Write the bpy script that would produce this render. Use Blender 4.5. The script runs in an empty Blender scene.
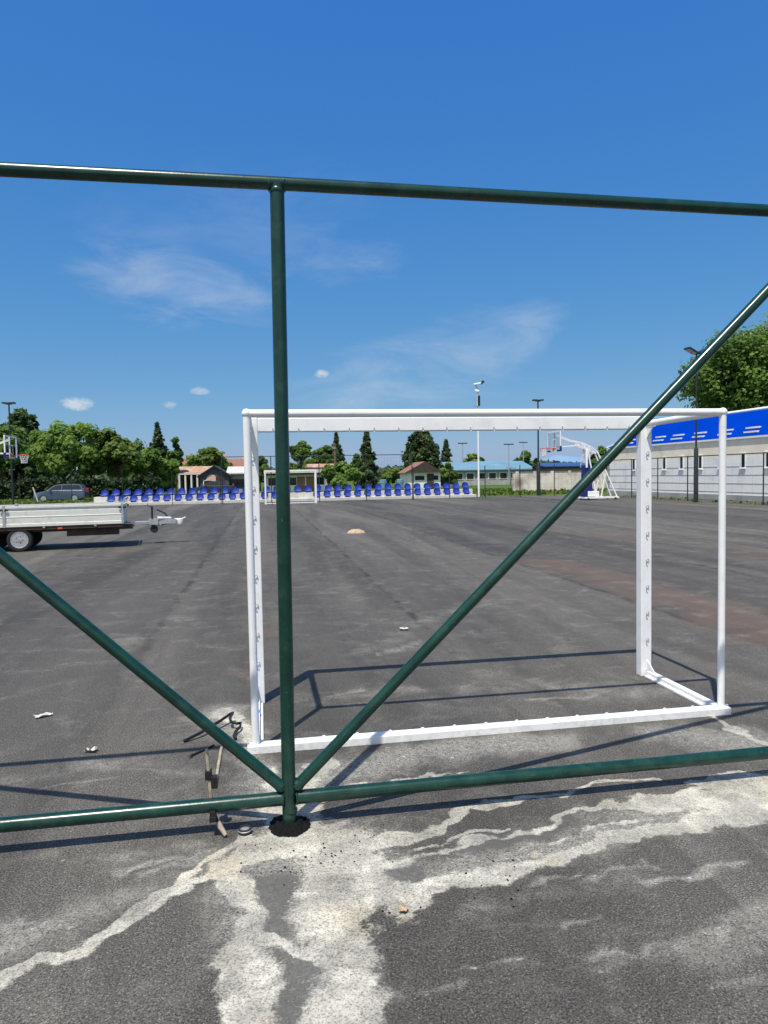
import bpy, bmesh, math, random
import numpy as np
from mathutils import Vector, Matrix, noise as mnoise
random.seed(7); np.random.seed(7)
S = bpy.context.scene; COL = S.collection
PI = math.pi

# ------------------------------------------------------------------ camera
YAW, PITCH, ROLL, CH, FPX = .1711, .0516, -.0183, 1.671, 712.
def _basis():
    sy, cy, sp, cp = math.sin(YAW), math.cos(YAW), math.sin(PITCH), math.cos(PITCH)
    F = Vector((sy*cp, cy*cp, -sp)); R = Vector((cy, -sy, 0)); U = R.cross(F)
    c, s = math.cos(ROLL), math.sin(ROLL)
    return F, R*c + U*s, -R*s + U*c
FV, RV, UV = _basis()
def ray(px, py): return FV + RV*((px-384)/FPX) + UV*((512-py)/FPX)
def at(px, py, z=0.):                    # photo pixel -> point on the ground
    d = ray(px, py); t = (z-CH)/d.z; return Vector((d.x*t, d.y*t, z))
def aty(px, py, y):                      # photo pixel -> point at court depth y
    d = ray(px, py); t = y/d.y; return Vector((d.x*t, y, CH+d.z*t))
def X(px, y): return aty(px, 478, y).x
def Z(px, py, y): return aty(px, py, y).z

cam = bpy.data.cameras.new('camera'); cam_o = bpy.data.objects.new('camera', cam); COL.objects.link(cam_o)
cam.sensor_fit = 'VERTICAL'; cam.sensor_height = 36; cam.lens = FPX/1024*36
cam.clip_start = .05; cam.clip_end = 30000
M = Matrix((RV, UV, -FV)).transposed().to_4x4(); M.translation = Vector((0, 0, CH)); cam_o.matrix_world = M
S.camera = cam_o
S.view_settings.view_transform = 'Standard'; S.view_settings.look = 'None'; S.view_settings.exposure = 0; S.view_settings.gamma = 1

# ------------------------------------------------------------------ mesh helpers
class MB:
    def __init__(self): self.v = []; self.f = []
    def add(self, vs, fs):
        n = len(self.v); self.v += [tuple(p) for p in vs]; self.f += [tuple(i+n for i in f) for f in fs]; return self
    def box(self, c, s, rz=0., mat=None):
        hx, hy, hz = s[0]/2, s[1]/2, s[2]/2
        vs = [Vector((x, y, z)) for z in (-hz, hz) for y in (-hy, hy) for x in (-hx, hx)]
        R = mat if mat is not None else Matrix.Rotation(rz, 3, 'Z')
        vs = [R @ p + Vector(c) for p in vs]
        return self.add(vs, [(0, 2, 3, 1), (4, 5, 7, 6), (0, 1, 5, 4), (1, 3, 7, 5), (3, 2, 6, 7), (2, 0, 4, 6)])
    def bar(self, a, b, w, h):            # rectangular bar from a to b
        a, b = Vector(a), Vector(b); d = (b-a); L = d.length; d.normalize()
        up = Vector((0, 0, 1)) if abs(d.z) < .95 else Vector((0, 1, 0))
        s = d.cross(up).normalized(); u = s.cross(d)
        return self.box((a+b)/2, (L, w, h), mat=Matrix((d, s, u)).transposed())
    def tube(self, pts, r, n=12, cap=True):
        pts = [Vector(p) for p in pts]; rs = r if isinstance(r, (list, tuple)) else [r]*len(pts)
        vs = []; fs = []; prev = None
        for i, p in enumerate(pts):
            if i == 0: d = pts[1]-p
            elif i == len(pts)-1: d = p-pts[i-1]
            else: d = (pts[i+1]-p).normalized() + (p-pts[i-1]).normalized()
            d.normalize()
            if prev is None:
                up = Vector((0, 0, 1)) if abs(d.z) < .9 else Vector((1, 0, 0)); s = d.cross(up).normalized()
            else: s = (prev - d*prev.dot(d)).normalized()
            prev = s; u = d.cross(s)
            for k in range(n):
                a = 2*PI*k/n; vs.append(p + (s*math.cos(a)+u*math.sin(a))*rs[i])
        for i in range(len(pts)-1):
            for k in range(n):
                k2 = (k+1) % n; fs.append((i*n+k, i*n+k2, (i+1)*n+k2, (i+1)*n+k))
        if cap: fs.append(tuple(range(n-1, -1, -1))); fs.append(tuple((len(pts)-1)*n+k for k in range(n)))
        return self.add(vs, fs)
    def prism(self, poly, axis, a, b):    # polygon in the plane across 'axis', from a to b
        def P(p, t):
            if axis == 'y': return (p[0], t, p[1])
            if axis == 'x': return (t, p[0], p[1])
            return (p[0], p[1], t)
        n = len(poly); vs = [P(p, a) for p in poly]+[P(p, b) for p in poly]
        fs = [tuple(range(n)), tuple(range(2*n-1, n-1, -1))]+[(i, i+n, (i+1) % n+n, (i+1) % n) for i in range(n)]
        return self.add(vs, fs)
    def lathe(self, prof, c=(0, 0, 0), n=20, axis='z'):
        vs = []; m = len(prof)
        for r, h in prof:
            for k in range(n):
                a = 2*PI*k/n; p = (r*math.cos(a), r*math.sin(a), h)
                if axis == 'y': p = (p[0], p[2], p[1])
                if axis == 'x': p = (p[2], p[0], p[1])
                vs.append((p[0]+c[0], p[1]+c[1], p[2]+c[2]))
        fs = [(i*n+k, i*n+(k+1) % n, (i+1)*n+(k+1) % n, (i+1)*n+k) for i in range(m-1) for k in range(n)]
        if prof[0][0] > 1e-5: fs.append(tuple(range(n-1, -1, -1)))
        if prof[-1][0] > 1e-5: fs.append(tuple((m-1)*n+k for k in range(n)))
        return self.add(vs, fs)
    def quad(self, a, b, c, d): return self.add([a, b, c, d], [(0, 1, 2, 3)])
    def build(self, name, m, parent=None, smooth=False, bevel=0, kind=None, label=None):
        me = bpy.data.meshes.new(name); me.from_pydata(self.v, [], self.f)
        bm = bmesh.new(); bm.from_mesh(me); bmesh.ops.recalc_face_normals(bm, faces=bm.faces)
        if bevel:
            bmesh.ops.bevel(bm, geom=[e for e in bm.edges if len(e.link_faces) == 2 and e.calc_face_angle(0) > .6],
                            offset=bevel, segments=2, affect='EDGES', profile=.5)
        bm.to_mesh(me); bm.free()
        if smooth:
            me.shade_smooth(); me.set_sharp_from_angle(angle=math.radians(40))
        me.materials.append(m)
        o = bpy.data.objects.new(name, me); COL.objects.link(o)
        if parent is not None: o.parent = parent
        if kind: o['kind'] = kind
        if label: o['label'] = label
        return o
def tag(o, label=None, cat=None, group=None, kind=None):
    if label: o['label'] = label
    if cat: o['category'] = cat
    if group: o['group'] = group
    if kind: o['kind'] = kind
    return o
def thing(name, label, cat, loc=(0, 0, 0), rz=0., group=None):
    o = bpy.data.objects.new(name, None); o.empty_display_size = .2; COL.objects.link(o)
    o.location = loc; o.rotation_euler = (0, 0, rz); return tag(o, label, cat, group)
def copy_tree(o, parent=None):
    c = o.copy(); COL.objects.link(c)
    if parent is not None: c.parent = parent
    for ch in list(o.children): copy_tree(ch, c)
    return c

# ------------------------------------------------------------------ materials
def newmat(name):
    m = bpy.data.materials.new(name); m.use_nodes = True; nt = m.node_tree
    return m, nt, nt.nodes['Principled BSDF']
def mat(name, col, rough=.5, metal=0., var=.12, scale=6., bump=0., bscale=60., dirt=None, coat=0., spec=None):
    """paint-like material with procedural unevenness in colour and roughness"""
    m, nt, b = newmat(name); N = nt.nodes; L = nt.links
    tc = N.new('ShaderNodeTexCoord'); nz = N.new('ShaderNodeTexNoise'); nz.inputs['Scale'].default_value = scale
    nz.inputs['Detail'].default_value = 6; L.new(tc.outputs['Object'], nz.inputs['Vector'])
    r = N.new('ShaderNodeValToRGB'); L.new(nz.outputs['Fac'], r.inputs['Fac'])
    lo = [max(0, c*(1-var)) for c in col]; hi = [min(1, c*(1+var)) for c in col]
    r.color_ramp.elements[0].position = .3; r.color_ramp.elements[1].position = .7
    r.color_ramp.elements[0].color = (*lo, 1); r.color_ramp.elements[1].color = (*hi, 1)
    out = r.outputs['Color']
    if dirt:
        n2 = N.new('ShaderNodeTexNoise'); n2.inputs['Scale'].default_value = dirt[2]; n2.inputs['Detail'].default_value = 8
        L.new(tc.outputs['Object'], n2.inputs['Vector'])
        mr = N.new('ShaderNodeMapRange'); mr.inputs['From Min'].default_value = .52; mr.inputs['From Max'].default_value = .72
        mr.inputs['To Max'].default_value = dirt[1]; L.new(n2.outputs['Fac'], mr.inputs['Value'])
        mx = N.new('ShaderNodeMix'); mx.data_type = 'RGBA'; L.new(mr.outputs['Result'], mx.inputs['Factor'])
        L.new(out, mx.inputs[6]); mx.inputs[7].default_value = (*dirt[0], 1); out = mx.outputs[2]
    L.new(out, b.inputs['Base Color'])
    b.inputs['Metallic'].default_value = metal
    rr = N.new('ShaderNodeMapRange'); L.new(nz.outputs['Fac'], rr.inputs['Value'])
    rr.inputs['To Min'].default_value = max(.02, rough-.1); rr.inputs['To Max'].default_value = min(1, rough+.1)
    L.new(rr.outputs['Result'], b.inputs['Roughness'])
    b.inputs['Coat Weight'].default_value = coat; b.inputs['Coat Roughness'].default_value = .12
    if spec is not None: b.inputs['Specular IOR Level'].default_value = spec
    if bump:
        n3 = N.new('ShaderNodeTexNoise'); n3.inputs['Scale'].default_value = bscale; n3.inputs['Detail'].default_value = 4
        L.new(tc.outputs['Object'], n3.inputs['Vector'])
        bp = N.new('ShaderNodeBump'); bp.inputs['Strength'].default_value = bump; bp.inputs['Distance'].default_value = .01
        L.new(n3.outputs['Fac'], bp.inputs['Height']); L.new(bp.outputs['Normal'], b.inputs['Normal'])
    return m
m_green = mat('green_paint', (.0045, .038, .027), .27, var=.25, scale=9, dirt=((.06, .11, .085), .22, 14), bump=.04, bscale=40)
def chips(m, col, sc, lo, hi, amt):
    nt_ = m.node_tree; b = nt_.nodes['Principled BSDF']; src = b.inputs['Base Color'].links[0].from_socket
    tc_ = nt_.nodes.new('ShaderNodeTexCoord'); n = nt_.nodes.new('ShaderNodeTexNoise'); n.inputs['Scale'].default_value = sc; n.inputs['Detail'].default_value = 5; n.inputs['Roughness'].default_value = .65
    mp = nt_.nodes.new('ShaderNodeMapping'); mp.inputs['Scale'].default_value = (.35, 1, .6); nt_.links.new(tc_.outputs['Object'], mp.inputs['Vector']); nt_.links.new(mp.outputs['Vector'], n.inputs['Vector'])
    r = nt_.nodes.new('ShaderNodeMapRange'); r.inputs['From Min'].default_value = lo; r.inputs['From Max'].default_value = hi; r.inputs['To Max'].default_value = amt; nt_.links.new(n.outputs['Fac'], r.inputs['Value'])
    x = nt_.nodes.new('ShaderNodeMix'); x.data_type = 'RGBA'; nt_.links.new(r.outputs['Result'], x.inputs['Factor']); nt_.links.new(src, x.inputs[6]); x.inputs[7].default_value = (*col, 1)
    nt_.links.new(x.outputs[2], b.inputs['Base Color'])
chips(m_green, (.12, .17, .14), 55, .68, .72, .7)
m_white = mat('white_paint', (.88, .88, .88), .35, var=.03, scale=5, dirt=((.62, .60, .55), .28, 9))
chips(m_white, (.40, .36, .30), 48, .69, .73, .7)
def splash(m, col, top, amt):      # dried dirt splashed on the lowest part
    nt_ = m.node_tree; b = nt_.nodes['Principled BSDF']; src = b.inputs['Base Color'].links[0].from_socket; nw = nt_.nodes.new; lk = nt_.links.new
    g = nw('ShaderNodeNewGeometry'); sp = nw('ShaderNodeSeparateXYZ'); lk(g.outputs['Position'], sp.inputs[0])
    r = nw('ShaderNodeMapRange'); lk(sp.outputs[2], r.inputs['Value']); r.inputs['From Min'].default_value = 0; r.inputs['From Max'].default_value = top; r.inputs['To Min'].default_value = 1; r.inputs['To Max'].default_value = 0
    n = nw('ShaderNodeTexNoise'); n.inputs['Scale'].default_value = 26; n.inputs['Detail'].default_value = 7; lk(g.outputs['Position'], n.inputs['Vector'])
    q = nw('ShaderNodeMapRange'); q.inputs['From Min'].default_value = .46; q.inputs['From Max'].default_value = .72; q.inputs['To Max'].default_value = amt; lk(n.outputs['Fac'], q.inputs['Value'])
    mu = nw('ShaderNodeMath'); mu.operation = 'MULTIPLY'; lk(r.outputs[0], mu.inputs[0]); lk(q.outputs[0], mu.inputs[1])
    x = nw('ShaderNodeMix'); x.data_type = 'RGBA'; lk(mu.outputs[0], x.inputs['Factor']); lk(src, x.inputs[6]); x.inputs[7].default_value = (*col, 1); lk(x.outputs[2], b.inputs['Base Color'])
splash(m_white, (.52, .48, .41), .16, .55); splash(m_green, (.10, .125, .10), .18, .35)
m_whitef = mat('white_paint_far', (.88, .88, .88), .45, var=.05)
m_blue = mat('blue_plastic', (.004, .034, .31), .5, var=.2, scale=3)
m_navy = mat('navy_vinyl', (.008, .018, .16), .45, var=.2)
m_concrete = mat('white_concrete', (.62, .61, .57), .85, var=.08, scale=2, bump=.3, dirt=((.40, .36, .28), .6, 1.3))
m_dark = mat('dark_metal', (.022, .026, .026), .45, var=.3)
m_black = mat('black_rubber', (.018, .018, .019), .75, var=.3, bump=.2)
m_steel = mat('black_steel', (.02, .018, .017), .45, metal=.3, var=.3, scale=30)
m_galv = mat('galvanised_steel', (.52, .53, .54), .42, metal=.55, var=.15, scale=14)
m_alu = mat('anodised_aluminium', (.74, .74, .68), .5, metal=.05, var=.06, scale=5, dirt=((.42, .40, .36), .5, 5))
m_rust = mat('brown_frame', (.055, .035, .028), .7, var=.4, scale=6)
m_orange = mat('orange_paint', (.75, .13, .02), .45)
m_net = mat('white_cord', (.75, .75, .74), .8)
m_glass = mat('dark_glass', (.015, .02, .025), .08, var=.2)
m_wood = mat('pale_wood', (.38, .31, .23), .7, var=.3, scale=40)
m_woodpole = mat('brown_timber', (.17, .095, .055), .8, var=.3, scale=4)
m_cream = mat('cream_render', (.92, .83, .67), .9, var=.07, scale=1.2, bump=.2, dirt=((.45, .38, .28), .35, .8))
m_greywall = mat('pale_grey_paint', (.92, .91, .87), .85, var=.05, scale=1.1, dirt=((.45, .47, .46), .4, 1.0))
m_bluetape = mat('blue_tape', (.05, .28, .62), .5)
m_rock = mat('tan_rock', (.48, .36, .24), .9, var=.3, scale=14, bump=.6, bscale=18)
m_paper = mat('white_paper', (.55, .53, .49), .9, var=.08, scale=30)
m_leafb = mat('tan_leaf', (.46, .33, .20), .8, var=.25, scale=60)
m_bark = mat('bark', (.075, .055, .040), .9, var=.35, scale=8, bump=.6, bscale=12)
m_clay = mat('clay_tiles', (.27, .125, .08), .85, var=.3, scale=3, dirt=((.25, .16, .12), .6, 2))
m_palered = mat('pale_worn_tiles', (.44, .25, .17), .85, var=.2, scale=2, dirt=((.62, .58, .54), .9, .7))
m_sheet = mat('pale_sheet_roof', (.60, .58, .55), .7, var=.1, scale=2)
m_housewhite = mat('house_white', (.86, .84, .79), .9, var=.07)
m_darkwood = mat('dark_timber', (.055, .04, .035), .85, var=.35, scale=3)
m_slate = mat('dark_slate', (.07, .075, .085), .75, var=.25, scale=2)
m_lblue = mat('light_blue_sheet', (.15, .28, .36), .55, var=.12, scale=.5)
m_greyb = mat('grey_block', (.36, .36, .35), .9, var=.2, scale=1)
m_red = mat('red_paint', (.45, .03, .03), .35)
m_carsilver = mat('silver_blue_car_paint', (.075, .11, .175), .3, metal=.2, var=.05, coat=.6)
m_carwhite = mat('white_car_paint', (.72, .73, .74), .3, var=.04, coat=.6)
m_pink = mat('pink_render', (.66, .45, .38), .9)
m_blueroof = mat('blue_sheet_roof', (.0005, .038, .36), .8, var=.06, scale=.6, spec=0.)
m_old = mat('old_plaster', (.72, .66, .60), .95, var=.18, scale=1.1, bump=.5, bscale=5, dirt=((.20, .12, .085), .9, .7))

# asphalt with mineral dust, slurry and brown stain taken from a vertex field
def asphalt():
    m, nt, b = newmat('asphalt'); N = nt.nodes; L = nt.links
    tc = N.new('ShaderNodeTexCoord'); P = tc.outputs['Object']
    def nz(sc, det=4, rough=.5, vec=P, dist=0.):
        n = N.new('ShaderNodeTexNoise'); n.inputs['Scale'].default_value = sc; n.inputs['Detail'].default_value = det
        n.inputs['Roughness'].default_value = rough; n.inputs['Distortion'].default_value = dist; L.new(vec, n.inputs['Vector']); return n.outputs['Fac']
    def mr(v, a, bb, c=0., d=1., smooth=True):
        n = N.new('ShaderNodeMapRange'); n.interpolation_type = 'SMOOTHSTEP' if smooth else 'LINEAR'
        L.new(v, n.inputs['Value'])
        for k, q in zip(('From Min', 'From Max', 'To Min', 'To Max'), (a, bb, c, d)): n.inputs[k].default_value = q
        return n.outputs['Result']
    def ma(op, a, bb):
        n = N.new('ShaderNodeMath'); n.operation = op
        for i, q in enumerate((a, bb)):
            if isinstance(q, (int, float)): n.inputs[i].default_value = q
            else: L.new(q, n.inputs[i])
        return n.outputs[0]
    def mix(f, a, bb, mode='MIX'):
        n = N.new('ShaderNodeMix'); n.data_type = 'RGBA'; n.blend_type = mode
        if isinstance(f, (int, float)): n.inputs['Factor'].default_value = f
        else: L.new(f, n.inputs['Factor'])
        for i, q in ((6, a), (7, bb)):
            if isinstance(q, tuple): n.inputs[i].default_value = (*q, 1)
            else: L.new(q, n.inputs[i])
        return n.outputs[2]
    def mapping(sx, sy, rz=0):
        n = N.new('ShaderNodeMapping'); n.inputs['Scale'].default_value = (sx, sy, 1); n.inputs['Rotation'].default_value = (0, 0, rz)
        L.new(P, n.inputs['Vector']); return n.outputs['Vector']
    at_ = N.new('ShaderNodeAttribute'); at_.attribute_name = 'deposit'
    sep = N.new('ShaderNodeSeparateColor'); L.new(at_.outputs['Color'], sep.inputs['Color'])
    slurry, haze, stain, wet = sep.outputs[0], sep.outputs[1], sep.outputs[2], at_.outputs['Alpha']
    # aggregate
    vo = N.new('ShaderNodeTexVoronoi'); vo.inputs['Scale'].default_value = 190; L.new(P, vo.inputs['Vector'])
    vs = N.new('ShaderNodeSeparateColor'); L.new(vo.outputs['Color'], vs.inputs['Color'])
    stone = vs.outputs[0]
    r = N.new('ShaderNodeValToRGB'); L.new(stone, r.inputs['Fac'])
    e = r.color_ramp.elements; e[0].position = 0; e[0].color = (.015, .015, .0152, 1); e[1].position = 1; e[1].color = (.42, .41, .38, 1)
    k = r.color_ramp.elements.new(.55); k.color = (.050, .049, .048, 1); k = r.color_ramp.elements.new(.86); k.color = (.118, .114, .106, 1)
    pits = mr(vo.outputs['Distance'], .35, .75)
    c = mix(pits, r.outputs['Color'], (.028, .028, .031))
    c = mix(.6, c, mix(mr(nz(120, 4, .8), .36, .64), (.010, .010, .0102), (.205, .20, .19)))
    # broad tone: paving lanes and wear
    lanes = nz(1, 5, .6, mapping(.95, .075, .0), .5)
    c = mix(mr(lanes, .3, .72), mix(1., c, (.62, .615, .62), 'MULTIPLY'), mix(1., c, (1.16, 1.145, 1.12), 'MULTIPLY'))
    blot = nz(.55, 7, .62, P, .4)
    c = mix(mr(blot, .35, .75), c, mix(1., c, (1.18, 1.16, 1.13), 'MULTIPLY'))
    # pale scuffs
    sc = nz(1, 7, .68, mapping(2.2, 7.5, .35), .5)
    scf = ma('MULTIPLY', mr(sc, .58, .77), .30)
    sc2 = ma('MULTIPLY', mr(nz(1, 8, .72, mapping(7., 16., -.5), .6), .60, .74), mr(nz(.9, 4, .6), .42, .62))
    scf = ma('MAXIMUM', scf, ma('MULTIPLY', sc2, .38))
    c = mix(scf, c, (.33, .32, .30))
    # paving seams run the length of the court, every lane about 2.9 m
    sx = N.new('ShaderNodeSeparateXYZ'); L.new(P, sx.inputs[0])
    wob = ma('MULTIPLY', ma('SUBTRACT', nz(1.3, 5, .6), .5), .22)
    lane = ma('ADD', ma('DIVIDE', ma('ADD', sx.outputs[0], wob), 2.9), 100.4)
    frac = ma('FRACT', lane, 0); dd = ma('MULTIPLY', ma('ABSOLUTE', ma('SUBTRACT', frac, .5), 0), 2.9)
    tone = mr(ma('MODULO', ma('FLOOR', lane, 0), 3), 0, 2, 0, 1, False)
    c = mix(tone, mix(1., c, (.80, .80, .81), 'MULTIPLY'), mix(1., c, (1.07, 1.065, 1.05), 'MULTIPLY'))
    seam = ma('MULTIPLY', mr(dd, 1.37, 1.435), mr(nz(2.1, 5, .7), .42, .60)); seam = ma('MULTIPLY', seam, mr(sx.outputs[1], 5., 8.))
    c = mix(ma('MULTIPLY', seam, .75), c, (.026, .025, .025))
    # rolling marks across the lanes
    rm = ma('MULTIPLY', mr(nz(1, 6, .7, mapping(3.4, .30, .06), .8), .52, .68), .36)
    c = mix(rm, c, (.052, .050, .049))
    # brown stain
    st = ma('MULTIPLY', mr(ma('ADD', stain, ma('MULTIPLY', ma('SUBTRACT', nz(1, 6, .65, mapping(.5, 1.6, .1)), .5), 1.4)), .25, .75), .62)
    c = mix(st, c, (.118, .084, .066))
    c = mix(1., c, (1.16, 1.12, 1.05), 'MULTIPLY')
    # dust haze: clings to the stones, so broken by fine noise
    fine = nz(26, 6, .75)
    hz = ma('ADD', haze, ma('MULTIPLY', ma('SUBTRACT', nz(2.6, 8, .7, P, .5), .5), 1.5))
    hz = mr(hz, .18, .85)
    hz = ma('MULTIPLY', hz, mr(ma('ADD', ma('MULTIPLY', fine, .65), ma('MULTIPLY', stone, .35)), .30, .60, .12, 1.))
    hz = ma('MULTIPLY', hz, mr(haze, 0., .12))
    c = mix(ma('MULTIPLY', hz, .80), c, mix(nz(14, 5, .6), (.24, .228, .20), (.42, .40, .345)))
    # white mineral flecks inside the dusty streaks
    fk = ma('MULTIPLY', mr(nz(34, 3, .6, mapping(1, 1.6, .3)), .60, .68), mr(ma('ADD', haze, ma('MULTIPLY', ma('SUBTRACT', nz(3.5, 5, .6), .5), 1.)), .40, .75))
    c = mix(ma('MULTIPLY', fk, .8), c, (.52, .51, .48))
    # wet smooth patches between the deposits
    wt = mr(ma('ADD', wet, ma('MULTIPLY', ma('SUBTRACT', nz(5, 6, .6), .5), .5)), .30, .52); wt = ma('MULTIPLY', wt, mr(wet, .02, .12))
    c = mix(ma('MULTIPLY', wt, .72), c, mix(nz(30, 5, .6), (.085, .083, .078), (.125, .121, .112)))
    # slurry: dried pale deposit, crisp outline, uneven thickness, stones showing through
    sl = ma('ADD', ma('POWER', slurry, .72), ma('ADD', ma('MULTIPLY', ma('SUBTRACT', nz(6.5, 10, .72, P, .5), .5), 1.2), ma('MULTIPLY', ma('SUBTRACT', nz(70, 3, .6), .5), .35)))
    slm = mr(sl, .41, .63)
    slm = ma('MULTIPLY', slm, mr(slurry, .02, .12))
    thick = mr(nz(3.1, 8, .68, P, .8), .36, .64, .42, 1.)
    rim = ma('SUBTRACT', 1., mr(sl, .52, .80)); thick = ma('MAXIMUM', thick, ma('MULTIPLY', rim, .85))
    grain = mr(ma('ADD', ma('MULTIPLY', nz(60, 5, .75), .6), ma('MULTIPLY', stone, .4)), .28, .56, .40, 1.)
    op = ma('MULTIPLY', slm, ma('MULTIPLY', thick, grain))
    slc = mix(mr(nz(4.5, 8, .7), .35, .65), (.40, .38, .325), (.72, .68, .57))
    slc = mix(mr(nz(2.2, 6, .6), .52, .68), slc, (.56, .50, .37))
    c = mix(op, c, slc)
    L.new(c, b.inputs['Base Color'])
    b.inputs['Roughness'].default_value = .86; b.inputs['Specular IOR Level'].default_value = .28
    bp = N.new('ShaderNodeBump'); bp.inputs['Strength'].default_value = .55; bp.inputs['Distance'].default_value = .006
    hgt = ma('ADD', ma('MULTIPLY', stone, .6), nz(60, 4, .7)); hgt = ma('MULTIPLY', hgt, mr(slm, 0., 1., 1., .45))
    L.new(hgt, bp.inputs['Height']); L.new(bp.outputs['Normal'], b.inputs['Normal'])
    return m
m_asphalt = asphalt()

def grassmat():
    m, nt, b = newmat('grass'); N = nt.nodes; L = nt.links
    tc = N.new('ShaderNodeTexCoord')
    n1 = N.new('ShaderNodeTexNoise'); n1.inputs['Scale'].default_value = .35; n1.inputs['Detail'].default_value = 10; n1.inputs['Roughness'].default_value = .7
    L.new(tc.outputs['Object'], n1.inputs['Vector'])
    r = N.new('ShaderNodeValToRGB'); L.new(n1.outputs['Fac'], r.inputs['Fac'])
    e = r.color_ramp.elements; e[0].position = .3; e[0].color = (.035, .075, .012, 1); e[1].position = .72; e[1].color = (.13, .17, .045, 1)
    k = e.new(.5); k.color = (.07, .125, .02, 1)
    L.new(r.outputs['Color'], b.inputs['Base Color']); b.inputs['Roughness'].default_value = .95; b.inputs['Specular IOR Level'].default_value = .1
    return m
m_grass = grassmat()
def leafmat(name, lo, hi, trans=.35):
    m, nt, b = newmat(name); N = nt.nodes; L = nt.links
    a = N.new('ShaderNodeAttribute'); a.attribute_name = 'tint'
    r = N.new('ShaderNodeValToRGB'); L.new(a.outputs['Fac'], r.inputs['Fac'])
    r.color_ramp.elements[0].color = (*lo, 1); r.color_ramp.elements[1].color = (*hi, 1)
    L.new(r.outputs['Color'], b.inputs['Base Color']); b.inputs['Roughness'].default_value = .6; b.inputs['Specular IOR Level'].default_value = .25
    t = N.new('ShaderNodeBsdfTranslucent'); mx = N.new('ShaderNodeMixShader'); mx.inputs[0].default_value = trans
    L.new(r.outputs['Color'], t.inputs['Color']); L.new(b.outputs[0], mx.inputs[1]); L.new(t.outputs[0], mx.inputs[2])
    L.new(mx.outputs[0], N['Material Output'].inputs['Surface']); return m
m_leaf = leafmat('broad_leaves', (.062, .125, .022), (.28, .42, .085), .52)
m_leaf2 = leafmat('olive_leaves', (.070, .125, .024), (.28, .38, .085), .5)
m_leafd = leafmat('dark_leaves', (.052, .108, .023), (.21, .33, .072), .52)
m_needle = leafmat('conifer_needles', (.032, .070, .028), (.145, .205, .075), .42)

# ------------------------------------------------------------------ world, sun
SUNV = Vector((.445, .737, -2.04)).normalized()
elev = math.asin(-SUNV.z); az = math.atan2(-SUNV.x, -SUNV.y)      # compass-like angle of the sun from +y towards +x
w = bpy.data.worlds.new('World'); S.world = w; w.use_nodes = True
nt = w.node_tree; N = nt.nodes; L = nt.links; bg = N['Background']
sky = N.new('ShaderNodeTexSky'); sky.sky_type = 'NISHITA'; sky.sun_disc = False
sky.sun_elevation = elev; sky.sun_rotation = az; sky.air_density = 1.0; sky.dust_density = .7; sky.ozone_density = 6.0; sky.altitude = 300
bg.inputs['Strength'].default_value = .15
tc = N.new('ShaderNodeTexCoord')
def wm(op, a, b=None):
    n = N.new('ShaderNodeMath'); n.operation = op
    for i, q in enumerate((a, b)):
        if q is None: continue
        if isinstance(q, (int, float)): n.inputs[i].default_value = q
        else: L.new(q, n.inputs[i])
    return n.outputs[0]
def wdot(v):
    n = N.new('ShaderNodeVectorMath'); n.operation = 'DOT_PRODUCT'; L.new(tc.outputs['Generated'], n.inputs[0]); n.inputs[1].default_value = v
    return n.outputs['Value']
sp_ = N.new('ShaderNodeSeparateColor'); L.new(sky.outputs['Color'], sp_.inputs['Color'])   # grade the clear sky to the deep blue of the day
cb_ = N.new('ShaderNodeCombineColor')
for i_, (a_, e_) in enumerate(((.368, 1.17), (.981, .667), (3.03, .2))):
    L.new(wm('MULTIPLY', wm('POWER', sp_.outputs[i_], e_), a_), cb_.inputs[i_])
clouds = None
wn = {}
def wnoise(sc, st, rot):
    key = (sc, st, rot)
    if key not in wn:
        mp = N.new('ShaderNodeMapping'); L.new(tc.outputs['Generated'], mp.inputs['Vector'])
        mp.inputs['Scale'].default_value = (1, 1, st); mp.inputs['Rotation'].default_value = (0, rot, 0)
        n = N.new('ShaderNodeTexNoise'); n.inputs['Scale'].default_value = sc; n.inputs['Detail'].default_value = 9
        n.inputs['Roughness'].default_value = .62; n.inputs['Distortion'].default_value = .5; L.new(mp.outputs['Vector'], n.inputs['Vector'])
        wn[key] = n.outputs['Fac']
    return wn[key]
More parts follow.
